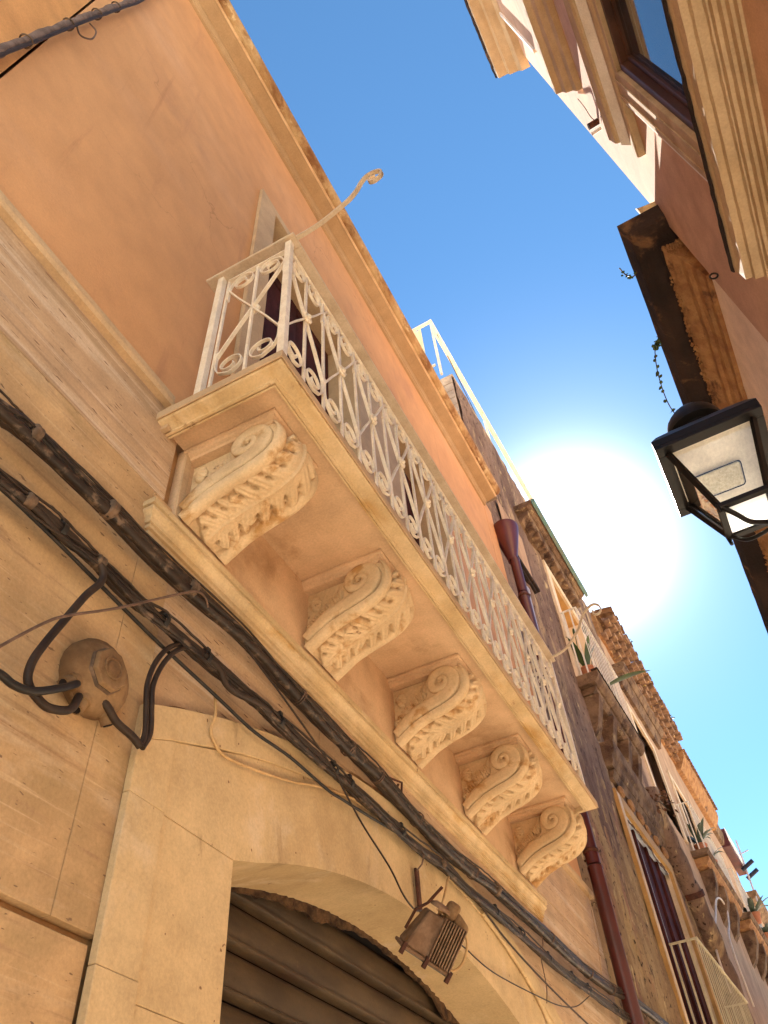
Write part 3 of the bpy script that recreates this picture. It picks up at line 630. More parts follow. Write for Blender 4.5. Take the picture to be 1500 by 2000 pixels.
cable('span_wire', 'thin brown wire rising to the upper bundle above the junction box', [(0.13, 0.7, 2.45), (0.12, 0.854, 2.72), (0.11, 0.907, 2.81), (0.11, 1.003, 2.953), (0.11, 1.066, 3.023), (0.11, 1.221, 3.167), (0.11, 1.452, 3.403), (0.105, 1.54, 3.485), (0.095, 1.60, 3.505), (.085, 1.63, 3.49)], .0042, m_wireg)
cable('drop_wire', 'thin wire dropping from the upper bundle to the floodlight', [(0.1, 1.852, 3.46), (0.1, 1.95, 3.43), (0.1, 2.12, 3.39), (0.1, 2.458, 3.29), (0.1, 2.56, 3.236), (0.1, 2.725, 3.147), (0.1, 2.951, 3.06), (0.1, 3.072, 2.985), (0.08, 3.22, 2.98), (.06, 3.34, 3.02)], .004, m_cable_b)
cable('slack_wire', 'slack wire looping right of the floodlight over the arch', [(0.06, 3.60, 3.06), (0.055, 3.707, 3.012), (0.058, 3.827, 3.004), (0.058, 4.202, 2.993), (0.058, 4.941, 3.06), (0.04, 5.398, 3.128), (0.035, 5.8, 3.22), (0.05, 6.15, 3.36)], .0035, m_cable_b)
cable('branch_wire', 'thin wire branching down from the lower bundle right of the floodlight', [(0.065, 4.0, 3.345), (0.06, 4.12, 3.31), (0.06, 4.253, 3.275), (0.058, 4.555, 3.224), (0.058, 5.121, 3.173), (0.03, 6.002, 3.165), (0.03, 6.6, 3.16)], .0055, m_cable_b)
cable('looped_cable', 'brown cable looping down from the lower bundle to the junction box underside', [(0.06, 1.11, 3.303), (0.075, 1.148, 3.29), (0.075, 1.163, 3.243), (0.07, 1.127, 3.16), (0.07, 1.085, 3.04), (0.07, 1.051, 2.941), (0.07, 1.031, 2.863), (0.07, 1.037, 2.809), (0.07, 1.072, 2.786), (0.07, 1.121, 2.78), (0.06, 1.19, 2.82), (.05, 1.215, 2.88)], .0115, m_cable_b)
cable('black_cable', 'short black cable entering the left side of the junction box', [(0.12, 0.6, 2.78), (0.10, 0.85, 2.75), (0.10, 0.939, 2.755), (0.10, 0.983, 2.752), (0.10, 1.041, 2.77), (0.085, 1.127, 2.838), (.06, 1.19, 2.90)], .0105, m_black)
cable('box_cable', 'grey brown cable leaving the junction box towards the door corner', [(0.04, 1.25, 2.93), (0.06, 1.303, 2.9), (0.06, 1.353, 2.874), (0.06, 1.42, 2.866), (0.062, 1.457, 2.852)], .0115, m_cable_b)
cable('riser_cable', 'left of two brown cables rising from the door corner to the lower bundle', [(0.06, 1.70, 3.318), (0.06, 1.676, 3.326), (0.055, 1.605, 3.319), (0.055, 1.518, 3.253), (0.06, 1.458, 3.151), (0.06, 1.44, 3.056), (0.06, 1.453, 2.981), (0.06, 1.468, 2.903), (0.062, 1.458, 2.852)], .0085, m_cable_b, group='brown cables rising from the door corner')
cable('riser_cable', 'right of two brown cables rising from the door corner to the lower bundle', [(0.06, 1.72, 3.295), (0.06, 1.68, 3.304), (0.058, 1.618, 3.311), (0.058, 1.549, 3.259), (0.06, 1.49, 3.163), (0.06, 1.464, 3.066), (0.06, 1.475, 2.994), (0.06, 1.489, 2.914), (0.062, 1.467, 2.852)], .0085, m_cable_b, group='brown cables rising from the door corner')
cable('dipping_cable', 'pair strand dipping below the lower bundle beside the riser cables', [(0.07, 1.66, 3.31), (0.08, 1.74, 3.295), (0.08, 1.78, 3.262), (0.08, 1.838, 3.259), (0.075, 1.984, 3.300), (0.065, 2.09, 3.32)], .012, m_cable_b)
cable('painted_cable', 'cream overpainted cable curving along the top of the door arch', [(0.03, 1.79, 3.25), (0.045, 1.789, 3.16), (0.034, 1.789, 3.096), (0.034, 1.814, 3.065), (0.034, 1.875, 3.044), (0.034, 2.063, 3.085), (0.034, 2.286, 3.148), (0.034, 2.509, 3.23), (0.034, 2.832, 3.316)], .0055, m_cable_y)
cable('tie_wire', 'short tie wire hanging between both bundles over the right arch foot', [(0.07, 5.185, 3.47), (0.07, 5.15, 3.39), (0.06, 5.096, 3.346), (0.058, 5.102, 3.164), (0.058, 5.041, 3.056)], .003, m_wireg)
cable('hanging_wire', 'pale thin wire hanging beside the maroon downpipe', [(0.02, 7.092, 4.403), (0.03, 6.98, 4.1), (0.03, 6.9, 3.865), (0.035, 6.70, 3.561)], .0025, m_cable_y)
# bracket sticking up from the upper bundle
wb = thing('wire_bracket', (.06, 3.14, 3.5), 'small rusty wire bracket standing on the upper cable bundle', 'bracket')
MB().tube([(.05, 3.10, 3.50), (.05, 3.12, 3.56), (.07, 3.22, 3.575), (.05, 3.24, 3.50)], .006, 6).build('bracket', m_rust, wb, 60)
MB().tube([(.03, 3.16, 3.47), (.06, 3.20, 3.56)], .006, 6).build('stay', m_rust, wb, 60)
# conduit under paint right of the arch
cable('buried_conduit', 'pale pipe run painted over at the right foot of the arch', [(0.03, 4.22, 3.30), (0.032, 4.55, 3.22), (0.032, 4.9, 3.10), (0.032, 5.12, 2.95), (0.032, 5.25, 2.7), (.032, 5.3, 2.4)], .012, m_cream)

# ---- junction box
J = thing('junction_box', (0, 1.28, 2.99), 'dusty round junction box with octagonal lid on the stone wall', 'junction box')
c0 = Vector((0, 1.275, 2.985)); bx = MB(lambda v: (v.z + .0, c0.y + v.x, c0.z + v.y))
bx.lathe([(.112, .0), (.116, .010), (.113, .040), (.106, .052), (.094, .058), (.078, .070)], (0, 0, 0), 22); bx.build('body', m_jbox, J, 40)
def octo(r, x0, x1, bm_): 
    pts = [(r * math.cos(PI / 8 + k * PI / 4), r * 1.05 * math.sin(PI / 8 + k * PI / 4)) for k in range(8)]
    bm_.add([(x0, c0.y + a - .008, c0.z + b) for a, b in pts] + [(x1, c0.y + a * .94 - .008, c0.z + b * .94) for a, b in pts], [list(range(8)), list(range(8, 16))] + [[i, (i + 1) % 8, 8 + (i + 1) % 8, 8 + i] for i in range(8)])
    return bm_
octo(.068, .068, .079, MB()).build('lid_seat', m_tape, J)
ld = octo(.064, .0785, .094, MB()).build('lid', m_jbox, J, bevel=.003)
MB(lambda v: (v.z, c0.y - .008 + v.x, c0.z + v.y)).lathe([(.034, .093), (.034, .098), (.029, .099), (.027, .0955), (.022, .0955), (.020, .099), (.0, .0995)], (0, 0, 0), 24).build('boss', m_jbox, ld, 40)
for a, l in ((-2.45, .046), (-1.9, .046), (-1.0, .042)):
    d = Vector((0, math.cos(a), math.sin(a))); p = c0 + d * .095 + Vector((.035, 0, 0))
    MB().tube([p, p + d * .018, p + d * .018, p + d * l], [.026, .026, .021, .019], 12).build('cable_entry', m_jbox, J, 50)
    MB().tube([p + d * l, p + d * (l + .002)], [.013, .013], 10).build('entry_hole', m_dark, J)

# ---- floodlight
F = thing('floodlight', (.02, 3.38, 3.0), 'rusty finned floodlight hanging over the arched door', 'floodlight')
MB().box(.029, .042, 3.363, 3.397, 3.03, 3.225).build('hanger', m_rust, F, bevel=.003)
MB().tube([(.04, 3.37, 3.21), (.07, 3.372, 3.235), (.085, 3.372, 3.275), (.07, 3.375, 3.30)], .004, 6).build('hook', m_wireg, F, 60)
# housing: local frame: e1 along street, e2 outward-down (glass normal), e3
FC = Vector((.225, 3.0, 2.725)); fn = Vector((-.63, .06, -.70)).normalized(); e1 = Vector((.60, .72, -.36)); e1 = (e1 - fn * e1.dot(fn)).normalized(); e3 = fn.cross(e1)
def FX(v): return FC + (e1 * (v.x - .02) + e3 * v.y + fn * v.z) * .86
def frus(a0, b0, z0, a1, b1, z1): 
    return MB(FX).add([(-a0, -b0, z0), (a0, -b0, z0), (a0, b0, z0), (-a0, b0, z0), (-a1, -b1, z1), (a1, -b1, z1), (a1, b1, z1), (-a1, b1, z1)], [(0, 1, 2, 3), (4, 5, 6, 7), (0, 1, 5, 4), (1, 2, 6, 5), (2, 3, 7, 6), (3, 0, 4, 7)])
frus(.075, .05, -.14, .110, .080, .03).build('housing', m_flood, F, bevel=.006)
for k in range(9):
    u = .0 + .0130 * k
    for sgn in (-1, 1):
        MB(FX).add([(u, sgn * .045, -.15), (u + .005, sgn * .045, -.15), (u + .005, sgn * .075, .026), (u, sgn * .075, .026), (u, sgn * .080, -.15), (u + .005, sgn * .080, -.15), (u + .005, sgn * .108, .026), (u, sgn * .108, .026)],
                   [(0, 1, 2, 3), (4, 5, 6, 7), (0, 1, 5, 4), (1, 2, 6, 5), (2, 3, 7, 6), (3, 0, 4, 7)]).build('fin', m_flood, F)
frus(.120, .090, .031, .120, .090, .046).build('front_frame', m_flood, F, bevel=.003)
frus(.108, .078, .0465, .108, .078, .050).build('glass', m_glass_g, F)
for u in (-.116, 0, .116): MB(FX).box(u - .008, u + .008, .082, .106, .02, .068).build('latch', m_rust, F)
yk = MB(FX).bar([(-.122, 0, -.02), (-.12, 0, -.11), (-.085, 0, -.16), (-.06, 0, -.25)], (0, 1, 0), .006, .03).build('yoke', m_rust, F)
MB(FX).lathe([(.055, -.165), (.052, -.18), (.035, -.19)], (-.02, 0, 0), 10).build('yoke_boss', m_flood, F, 40)
MB(FX).box(.0, .058, -.038, .038, -.225, -.145).build('terminal_box', m_jbox, F, 60, bevel=.018, seg=3)
MB(FX).add([(.05, -.03, -.20), (.13, -.03, -.165), (.13, .04, -.165), (.05, .04, -.20), (.05, -.03, -.15), (.125, -.03, -.115), (.125, .04, -.115), (.05, .04, -.15)], [(0, 1, 2, 3), (4, 5, 6, 7), (0, 1, 5, 4), (1, 2, 6, 5), (2, 3, 7, 6), (3, 0, 4, 7)]).build('terminal_cap', m_jbox, F, 60, bevel=.016, seg=3)
cable('flex', '', [FX(Vector((.05, 0, -.2))), Vector((.12, 3.40, 3.02)), Vector((.085, 3.55, 3.13)), Vector((.07, 3.69, 3.29))], .006, m_cable_y, parent=F)
cable('flex', '', [FX(Vector((.12, .02, -.14))), FX(Vector((.155, .02, -.10))), FX(Vector((.17, .02, -.03))), FX(Vector((.15, .02, .015))), FX(Vector((.11, .03, .02)))], .005, m_cable_y, parent=F)

# ---- maroon downpipe with hopper
D = thing('downpipe', (.11, 7.13, 0), 'maroon rain downpipe with a funnel hopper at the joint of two houses', 'downpipe')
MB().lathe([(.062, 8.42), (.064, 8.46), (.085, 8.56), (.125, 8.74), (.160, 8.92), (.168, 8.97), (.172, 9.0), (.172, 9.03), (.16, 9.03)], (.105, 7.13, 0), 32).build('hopper', m_maroon, D, 50)
for za, zb, r in ((0, 4.6, .064), (4.62, 7.86, .062), (7.88, 8.44, .060)):
    MB().lathe([(r, za), (r, zb - .03), (r + .004, zb - .02), (r + .004, zb)], (.125, 7.13, 0), 24).build('pipe', m_maroon, D, 50)
for z in (4.72, 7.80, 2.2):
    MB().lathe([(.067, z), (.071, z + .004), (.071, z + .03), (.067, z + .034)], (.125, 7.13, 0), 24).build('bracket', m_rust, D, 50)
    MB().tube([(.12, 7.19, z + .015), (.10, 7.26, z + .015), (.02, 7.28, z + .015)], .012, 8).build('bracket_stay', m_rust, D, 50)
pv = thing('plastic_pipe', (.1, 7.34, 7.6), 'short grey plastic pipe stub right of the maroon downpipe', 'pipe')
MB().lathe([(.05, 7.45), (.055, 7.8), (.06, 8.05), (.068, 8.06), (.068, 8.12), (.06, 8.14)], (.10, 7.36, 0), 20).build('pipe', m_pvc, pv, 50)
MB().lathe([(.064, 8.0), (.064, 8.02)], (.10, 7.36, 0), 20).build('ring', m_rust, pv)

# ================================================================== OLD BUILDING beyond
TH = math.radians(1.6); p0 = Vector((-.12, 7.25, 0)); dn = Vector((math.sin(TH), math.cos(TH), 0)); nn_ = Vector((math.cos(TH), -math.sin(TH), 0))
def OX(v): return p0 + dn * (v.y - 7.25) + nn_ * v.x + Vector((0, 0, v.z))      # (off the wall, along the street, height)
def ob(): return MB(OX)
O = thing('old_building', (-.1, 11, 0), 'old weathered brown house with peeling walls beyond the maroon downpipe', 'building')
def rough_wall(y0, y1, z0, z1, holes, mat, parent, step=.06, amp=.032, xb=-.35, name='wall', low=None):
    ny = int((y1 - y0) / step); nz = int((z1 - z0) / step)
    from mathutils import noise as nz_
    mb = MB(OX); vs = []; fs = []
    for i in range(ny + 1):
        for j in range(nz + 1):
            y = y0 + (y1 - y0) * i / ny; z = z0 + (z1 - z0) * j / nz
            h = nz_.fractal(Vector((3.1, y * 2.2, z * 1.0)), .8, 2.1, 5) * amp + nz_.noise(Vector((9, y * 9, z * 5))) * amp * .4
            vs.append((h, y, z))
    for i in range(ny):
        for j in range(nz):
            y = y0 + (y1 - y0) * (i + .5) / ny; z = z0 + (z1 - z0) * (j + .5) / nz
            if any(a < y < b and c < z < d for a, b, c, d in holes): continue
            k = i * (nz + 1) + j; fs.append((k, k + nz + 1, k + nz + 2, k + 1))
    mb.add(vs, fs); o = mb.build(name, mat, parent, 60)
    if low:
        o.data.materials.append(low)
        for p in o.data.polygons:
            c = p.center; lim = 6.4 + 1.1 * nz_.noise(Vector((c.y * .9, 4, c.z * .35))) + .8 * nz_.noise(Vector((c.y * 3, 1, c.z * 1.1))) + .5 * nz_.noise(Vector((c.y * 8, 1, c.z * 4)))
            p.material_index = 1 if c.z < lim else 0
    return o
holes = [(10.7, 13.3, 3.3, 6.75), (10.55, 12.2, 8.75, 11.2)]
rough_wall(7.25, 14.5, 0, 13.1, holes, m_old, O, low=m_old_low)
bk = ob(); bk.box(-6, -.5, 7.25, 14.5, 0, 13.05)
bk.box(-.5, -.03, 7.25, 10.6, 0, 13.05).box(-.5, -.03, 13.4, 14.5, 0, 13.05).box(-.5, -.03, 10.6, 13.4, 11.3, 13.05).box(-.5, -.03, 10.6, 13.4, 6.85, 8.7).box(-.5, -.03, 10.6, 13.4, 0, 3.2); bk.build('masonry', m_old, O)
# exposed block end above the salmon roof
for r in range(17):
    for q in range(4):
        a = -.03 - .40 * q - (.2 if r % 2 else 0); b = a - .385
        if q == 0 and r % 2: ob().box(-.215, -.03, 7.21, 7.248, 9.46 + r * .215, 9.66 + r * .215).build('block', m_block, O, bevel=.008)
        ob().box(b, a, 7.21 + random.uniform(-.006, .004), 7.248, 9.46 + r * .215, 9.66 + r * .215).build('block', m_block, O, bevel=.008)
ob().box(-.4, .0, 7.22, 9.2, 13.1, 13.16).build('parapet_cap', m_block, O, bevel=.01)
# roof railing
rr_ = ob(); rr_.box(-.16, -.10, 7.0, 12.4, 14.78, 14.84); rr = rr_.build('roof_railing', m_white_iron, O)
ob().box(-2.6, -.16, 7.0, 7.05, 14.78, 14.83).build('rail', m_white_iron, rr); ob().box(-.15, -.11, 7.05, 12.4, 14.55, 14.575).build('rail', m_white_iron, rr)
for y in (7.02, 9.4, 12.3): ob().box(-.155, -.115, y, y + .045, 13.0, 14.78).build('post', m_white_iron, rr)
ob().box(-.55, -.51, 7.0, 7.045, 13.0, 14.78).build('post', m_white_iron, rr); ob().box(-2.6, -.2, 7.0, 7.03, 13.3, 13.34).build('rail', m_white_iron, rr)
MB(OX).tube([(-.13, 9.4, 13.15), (-.13, 8.9, 13.9), (-.13, 8.0, 14.4), (-.13, 7.3, 14.75)], .008, 6).build('cable', m_cable, rr)
cs = ob(); rings = []
for i in range(61):
    x = -2.5 + i * .036; rings.append([(x, 7.03 + .025 * math.sin(i * .9) * (.4 + .6 * (k / 6)), 14.74 - 1.4 * k / 6 + .01 * math.sin(i * 1.7)) for k in range(7)])
cs.loops(rings); tag(cs.build('cloth_screen', m_cloth, None, 60, org=OX(Vector((-1.4, 7.03, 13.3)))), 'cream cloth hung behind the white roof railing above the salmon house', 'cloth')
# small dark window hood next to the downpipe
hd = ob(); hd.box(-.02, .10, 8.02, 8.98, 9.40, 9.46).box(-.02, .06, 8.06, 8.94, 9.36, 9.398); hd.build('window_hood', m_soot, O, bevel=.01)
ob().box(.025, .035, 8.0, 9.0, 9.47, 10.6).build('plaster_patch', m_oldpink, O)
# upper canopy cornice with green gutter
def orun(name, prof, y0, y1, mat, parent=O, jit=0, n=2):
    rings = [[(x + random.uniform(-jit, jit), y0 + (y1 - y0) * i / (n - 1), z + random.uniform(-jit, jit)) for x, z in prof] for i in range(n)]
    mb = MB(OX).loops(rings, closed=True); k = len(prof); mb.add(rings[0], [list(range(k))]); mb.add(rings[-1], [list(range(k))])
    return mb.build(name, mat, parent)
cn = orun('upper_cornice', [(-.02, 11.52), (.22, 11.54), (.30, 11.60), (.31, 11.66), (-.02, 11.66)], 9.25, 12.05, m_oldstone, jit=.004, n=40)
orun('cornice_soffit', [(-.02, 11.30), (.05, 11.32), (.10, 11.40), (.18, 11.44), (.20, 11.515), (-.02, 11.515)], 9.33, 11.98, m_oldstone, cn, .004, 40)
for k in range(9):
    y = 9.5 + k * .29; ob().box(.03, .19, y, y + .17, 11.30, 11.425).build('dentil', m_oldstone, cn, bevel=.02)
orun('gutter', [(.312, 11.58), (.36, 11.59), (.37, 11.66), (.312, 11.70)], 9.27, 12.1, m_copper, cn)
# upper balcony door
dr = ob(); dr.box(.0, .045, 10.35, 10.58, 8.76, 11.28).box(.0, .045, 12.18, 12.4, 8.76, 11.28).box(.0, .045, 10.58, 12.18, 11.1, 11.28); dr = dr.build('door_frame', m_creamdoor, O)
ob().box(-.30, -.26, 10.58, 12.18, 8.76, 11.1).build('door_panel', m_creamdoor, dr); ob().box(-.26, .0, 10.55, 10.58, 8.76, 11.1).build('reveal', m_creamdoor, dr); ob().box(-.26, .0, 12.18, 12.21, 8.76, 11.1).build('reveal', m_creamdoor, dr)
ob().box(-.26, .0, 10.58, 12.18, 11.1, 11.12).build('lintel', m_ochredoor, dr)
ob().box(-.25, -.22, 10.9, 11.9, 10.2, 10.95).build('shutter', m_ochredoor, dr); ob().box(-.25, -.20, 11.2, 11.45, 9.6, 10.1).build('vent', m_winwood, dr)
# upper balcony
us = orun('upper_balcony', [(-.02, 8.55), (.26, 8.56), (.30, 8.60), (.33, 8.64), (.34, 8.70), (.345, 8.74), (-.02, 8.74)], 10.33, 12.85, m_oldstone, jit=.003, n=40)
orun('slab_moulding', [(-.02, 8.43), (.17, 8.44), (.22, 8.49), (.235, 8.545), (-.02, 8.545)], 10.42, 12.76, m_oldstone, us, .004, 40)
ob().box(.25, .36, 10.3, 12.9, 8.742, 8.76).build('slab_edge', m_soot, us)
for y in (10.45, 11.15, 11.95, 12.5):
    cb = []
    for t in range(9):
        u = t / 8; cb.append((.235 * (1 - u) ** .7 + .01, 8.42 - .62 * u))
    ob().prism([(-.02, 8.42)] + cb + [(-.02, 7.78)], 'y', y, y + .2) if False else None
    mb = MB(OX); pr = [(-.02, 8.428)] + cb + [(-.02, 7.78)]
    mb.loops([[(a + random.uniform(-.006, .006), y, b) for a, b in pr], [(a + random.uniform(-.006, .006), y + .09, b) for a, b in pr], [(a + random.uniform(-.006, .006), y + .2, b) for a, b in pr]], closed=True)
    mb.add([(a, y, b) for a, b in pr], [list(range(len(pr)))]); mb.add([(a, y + .2, b) for a, b in pr], [list(range(len(pr)))]); mb.build('corbel', m_oldstone, us, 40)
def bar_rail(y0, y1, z0, z1, off, mat, parent, step=.17, name='bar_railing', thick=.028, wall=True, br=.011):
    r = MB(OX).box(off - thick / 2, off + thick / 2, y0, y1, z1, z1 + .02)
    if wall: r.box(-.02, off - thick / 2, y0, y0 + thick, z1, z1 + .02).box(-.02, off - thick / 2, y1 - thick, y1, z1, z1 + .02)
    r = r.build(name, mat, parent)
    n = int((y1 - y0) / step); me = MB(OX).box(off - .005, off + .005, y0 - br, y0 + br, z0, z1).mesh('bar', mat, r['_o'])
    for k in range(n + 1): put('bar', me, r, dn * (step * k))
    if wall:
        for e in (y0, y1 - .02):
            for q in range(1, int(off / .11) + 1): MB(OX).box(off - q * .11 - br, off - q * .11 + br, e, e + 2 * br, z0, z1).build('bar', mat, r)
    return r
bar_rail(10.36, 12.72, 8.76, 10.02, .31, m_white_iron, O)
# moulded hood over the middle door
hd2 = orun('door_hood', [(-.02, 7.36), (.09, 7.37), (.115, 7.42), (.13, 7.50), (.17, 7.56), (.19, 7.64), (.20, 7.74), (-.02, 7.74)], 10.62, 13.6, m_oldstone, jit=.004, n=50)
orun('hood_bed', [(-.02, 7.20), (.035, 7.21), (.05, 7.27), (.07, 7.30), (.08, 7.355), (-.02, 7.355)], 10.72, 13.5, m_oldstone, hd2, .003, 50)
for k in range(6):
    y = 10.9 + k * .46; ob().box(.0, .07 + random.uniform(-.02, .02), y, y + random.uniform(.12, .3), 7.05, 7.2).build('broken_stone', m_crumb, hd2, bevel=.03)
# middle door
df = ob(); df.box(.0, .05, 10.52, 10.74, 3.3, 6.98).box(.0, .05, 13.3, 13.52, 3.3, 6.98).box(.0, .05, 10.74, 13.3, 6.80, 6.98); df = df.build('door_frame', m_ochredoor, O)
ob().box(.052, .062, 10.54, 10.66, 3.3, 6.92).build('frame_edge', m_creamdoor, df)
ob().box(-.10, -.07, 10.74, 13.3, 3.3, 6.8).build('shutter', m_shutter_red, df)
for y in (10.80, 11.45, 12.1, 12.7):
    ob().box(-.07, -.03, y, y + .07, 3.3, 6.78).build('stile', m_shutter_red, df)
for y in (10.93, 11.62): ob().box(-.07, -.045, y, y + .012, 3.3, 6.75).build('edge_strip', m_white_iron, df)
ob().box(-.07, .0, 10.715, 10.74, 3.3, 6.8).build('reveal', m_creamdoor, df); ob().box(-.07, .0, 13.3, 13.33, 3.3, 6.8).build('reveal', m_creamdoor, df)
ob().box(-.07, .0, 10.74, 13.3, 6.79, 6.80).build('head', M('pale_blue_paint', (.55, .58, .66), rough=.6), df)
bar_rail(11.4, 14.6, 4.0, 5.22, .33, M('cream_painted_bars', (.62, .53, .34), (.55, .46, .28), 6, rough=.6), O, step=.17, thick=.035, br=.012)
ob().box(-.02, .42, 11.3, 14.7, 3.8, 4.0).build('lower_balcony', m_oldstone, O, bevel=.01)
# thick mortar-covered drain pipe
dp = thing('drain_pipe', OX(Vector((.1, 13.9, 0))), 'thick brown mortar covered drain pipe right of the dark red door', 'pipe')
pts = smooth_path([(.10, 13.35, 8.2), (.10, 13.42, 7.7), (.11, 13.95, 7.1), (.12, 14.6, 6.4), (.12, 15.05, 5.4), (.12, 15.2, 4.0), (.12, 15.3, 2)], 8)
MB(OX).tube(pts, [.17 + .012 * math.sin(i * 1.3) + random.uniform(-.006, .006) for i in range(len(pts))], 14).build('pipe', m_old, dp, 60)
MB(OX).tube([pts[20] + Vector((0, -.02, .03)), pts[20] + Vector((0, .02, -.05))], .20, 14).build('collar', m_rust, dp, 60)

# ================================================================== FAR BUILDINGS (left row)
FB = thing('tiled_eave_building', OX(Vector((0, 18, 0))), 'faded pink house under the orange layered brick eave', 'building')
rough_wall(14.5, 21.0, 0, 12.55, [(15.2, 17.0, 8.8, 10.9), (18.6, 20.2, 8.8, 10.9)], m_oldpink, FB, .12, .012)
fb = ob(); fb.box(-6, -.4, 14.5, 21, 0, 13.3); fb.build('masonry', m_oldpink, FB)
BR = [MB().box(-.001, .17, 0, .27, 0, .10).mesh('brick', m_brick, (0, 0, 0), 0, .008), MB().box(-.001, .17, 0, .20, 0, .10).mesh('brick', m_brick, (0, 0, 0), 0, .012), MB().box(-.001, .15, .01, .24, .005, .095).mesh('brick', m_brick, (0, 0, 0), 0, .02)]
rowx = [.02, .11, .20, .29]
for r in range(4):
    y = 14.55 + .14 * (r % 2)
    while y < 20.9:
        L_ = random.choice([.28, .30, .34]); me = random.choice(BR)
        pos = OX(Vector((rowx[r] + random.uniform(-.02, .02), y, 12.46 + r * .155 + random.uniform(-.015, .015)))) - Vector(FB['_o'])
        put('brick', me, FB, pos, (random.uniform(-.05, .05), random.uniform(-.05, .05), -TH + random.uniform(-.08, .08)), (1, 1, 1.1)); y += L_ + random.choice([.0, .03, .10, .16])
ob().box(-.4, .06, 14.52, 20.95, 12.45, 13.1).build('eave_mortar', m_crumb, FB)
tm = MB(); 
tm.loops([[(x, .09 * math.cos(a), .05 * math.sin(a)) for a in [PI * k / 6 for k in range(7)]] for x in (-.25, .12)]); tm = tm.mesh('roof_tile', m_brick, (0, 0, 0), 60)
for k in range(33):
    pos = OX(Vector((.34 + random.uniform(-.02, .02), 14.6 + k * .195, 13.09 + random.uniform(0, .02)))) - Vector(FB['_o'])
    put('roof_tile', tm, FB, pos, (0, .15, -TH + random.uniform(-.06, .06)))
ob().box(-6, .14, 14.5, 20.95, 13.09, 13.12).build('roof', m_brick, FB)
def moulded(y0, y1, zt, d, mat, parent, name='window_hood', h=.5):
    m1 = orun(name, [(-.02, zt - h * .45), (d * .7, zt - h * .42), (d * .9, zt - h * .25), (d, zt - h * .2), (d, zt), (-.02, zt)], y0, y1, mat, parent, .003, 30)
    orun('bed_moulding', [(-.02, zt - h), (d * .3, zt - h), (d * .42, zt - h * .75), (d * .6, zt - h * .48), (-.02, zt - h * .46)], y0 + .08, y1 - .08, mat, m1, .003, 30); return m1
moulded(15.05, 18.3, 12.0, .26, m_oldstone, FB)
f1 = ob(); f1.box(0, .04, 15.0, 15.2, 8.8, 11.05).box(0, .04, 17.0, 17.2, 8.8, 11.05).box(0, .04, 15.2, 17.0, 10.9, 11.05); f1 = f1.build('window', m_creamdoor, FB); ob().box(-.2, -.15, 15.2, 17, 8.8, 10.9).build('pane', m_winwood, f1)
f1 = ob(); f1.box(0, .04, 18.4, 18.6, 8.8, 11.05).box(0, .04, 20.2, 20.4, 8.8, 11.05).box(0, .04, 18.6, 20.2, 10.9, 11.05); f1 = f1.build('window', m_creamdoor, FB); ob().box(-.2, -.15, 18.6, 20.2, 8.8, 10.9).build('pane', m_winwood, f1)
def far_balcony(y0, y1, z, off, parent, rail_mat):
    s = orun('balcony_slab', [(-.02, z - .12), (off - .05, z - .1), (off, z - .04), (off, z), (-.02, z)], y0, y1, m_oldstone, parent, .003, 30)
    orun('slab_moulding', [(-.02, z - .3), (off * .6, z - .28), (off * .8, z - .2), (off * .85, z - .13), (-.02, z - .13)], y0 + .1, y1 - .1, m_crumb, s, .004, 30)
    y = y0 + .3
    while y < y1 - .3:
        ob().prism([(-.02, z - .3), (off * .75, z - .3), (off * .7, z - .55), (off * .3, z - .9), (-.02, z - 1.05)], 'y', 0, 0) if False else None
        mb = MB(OX); pr = [(-.02, z - .31), (off * .75, z - .31), (off * .7, z - .55), (off * .3, z - .9), (-.02, z - 1.05)]
        mb.loops([[(a, y, b) for a, b in pr], [(a, y + .25, b) for a, b in pr]], closed=True); mb.add([(a, y, b) for a, b in pr], [list(range(5))]); mb.add([(a, y + .25, b) for a, b in pr], [list(range(5))])
        mb.build('corbel', m_oldstone, s, bevel=.01); y += 1.05
    return s, bar_rail(y0 + .04, y1 - .04, z, z + 1.02, off - .06, rail_mat, parent, step=.18, thick=.03, br=.011)
far_balcony(17.36, 20.9, 8.7, .36, FB, m_white_iron)
FB2 = thing('far_plastered_building', OX(Vector((0, 24.5, 0))), 'far pink house with a plant balcony just beyond the brick eaved house', 'building')
ob().box(-6, 0, 21.0, 28.5, 0, 12.3).build('wall', m_oldpink, FB2)
orun('eave', [(-.02, 12.3), (.12, 12.32), (.20, 12.45), (.30, 12.62), (.32, 12.8), (-.02, 12.8)], 21.0, 25.2, m_crumb, FB2, .012, 60)
orun('eave', [(-.02, 12.3), (.10, 12.32), (.16, 12.5), (.18, 12.7), (-.02, 12.7)], 25.25, 26.4, m_oldstone, FB2, .006, 20)
for k in range(20): put('roof_tile', tm, FB2, OX(Vector((.26, 21.1 + k * .205, 12.83))) - Vector(FB2['_o']), (0, .15, -TH))
far_balcony(21.4, 24.6, 8.7, .42, FB2, m_white_iron)
for y in (21.9, 23.3, 26.0):
    w = ob(); w.box(0, .04, y - .15, y, 8.72, 11).box(0, .04, y + .9, y + 1.05, 8.72, 11).box(0, .04, y, y + .9, 10.8, 11); w = w.build('window', m_creamdoor, FB2); ob().box(.002, .012, y, y + .9, 8.72, 10.8).build('pane', m_winwood, w)
pb = ob(); pb.box(.0, .26, 26.5, 29.0, 12.3, 12.85); pb = pb.build('red_eave_box', m_redpanel, FB2); ob().box(.262, .28, 26.5, 29.0, 12.5, 12.87).build('edge_board', m_rwhite, pb)
for y in (28.3, 29.1): MB(OX).tube([(.2, y, 12.2), (.62, y, 12.4)], .065, 10).build('spout', m_darkblue, pb)
FB3 = thing('farthest_building', OX(Vector((0, 33, 0))), 'farthest house at the lower right end of the left row', 'building')
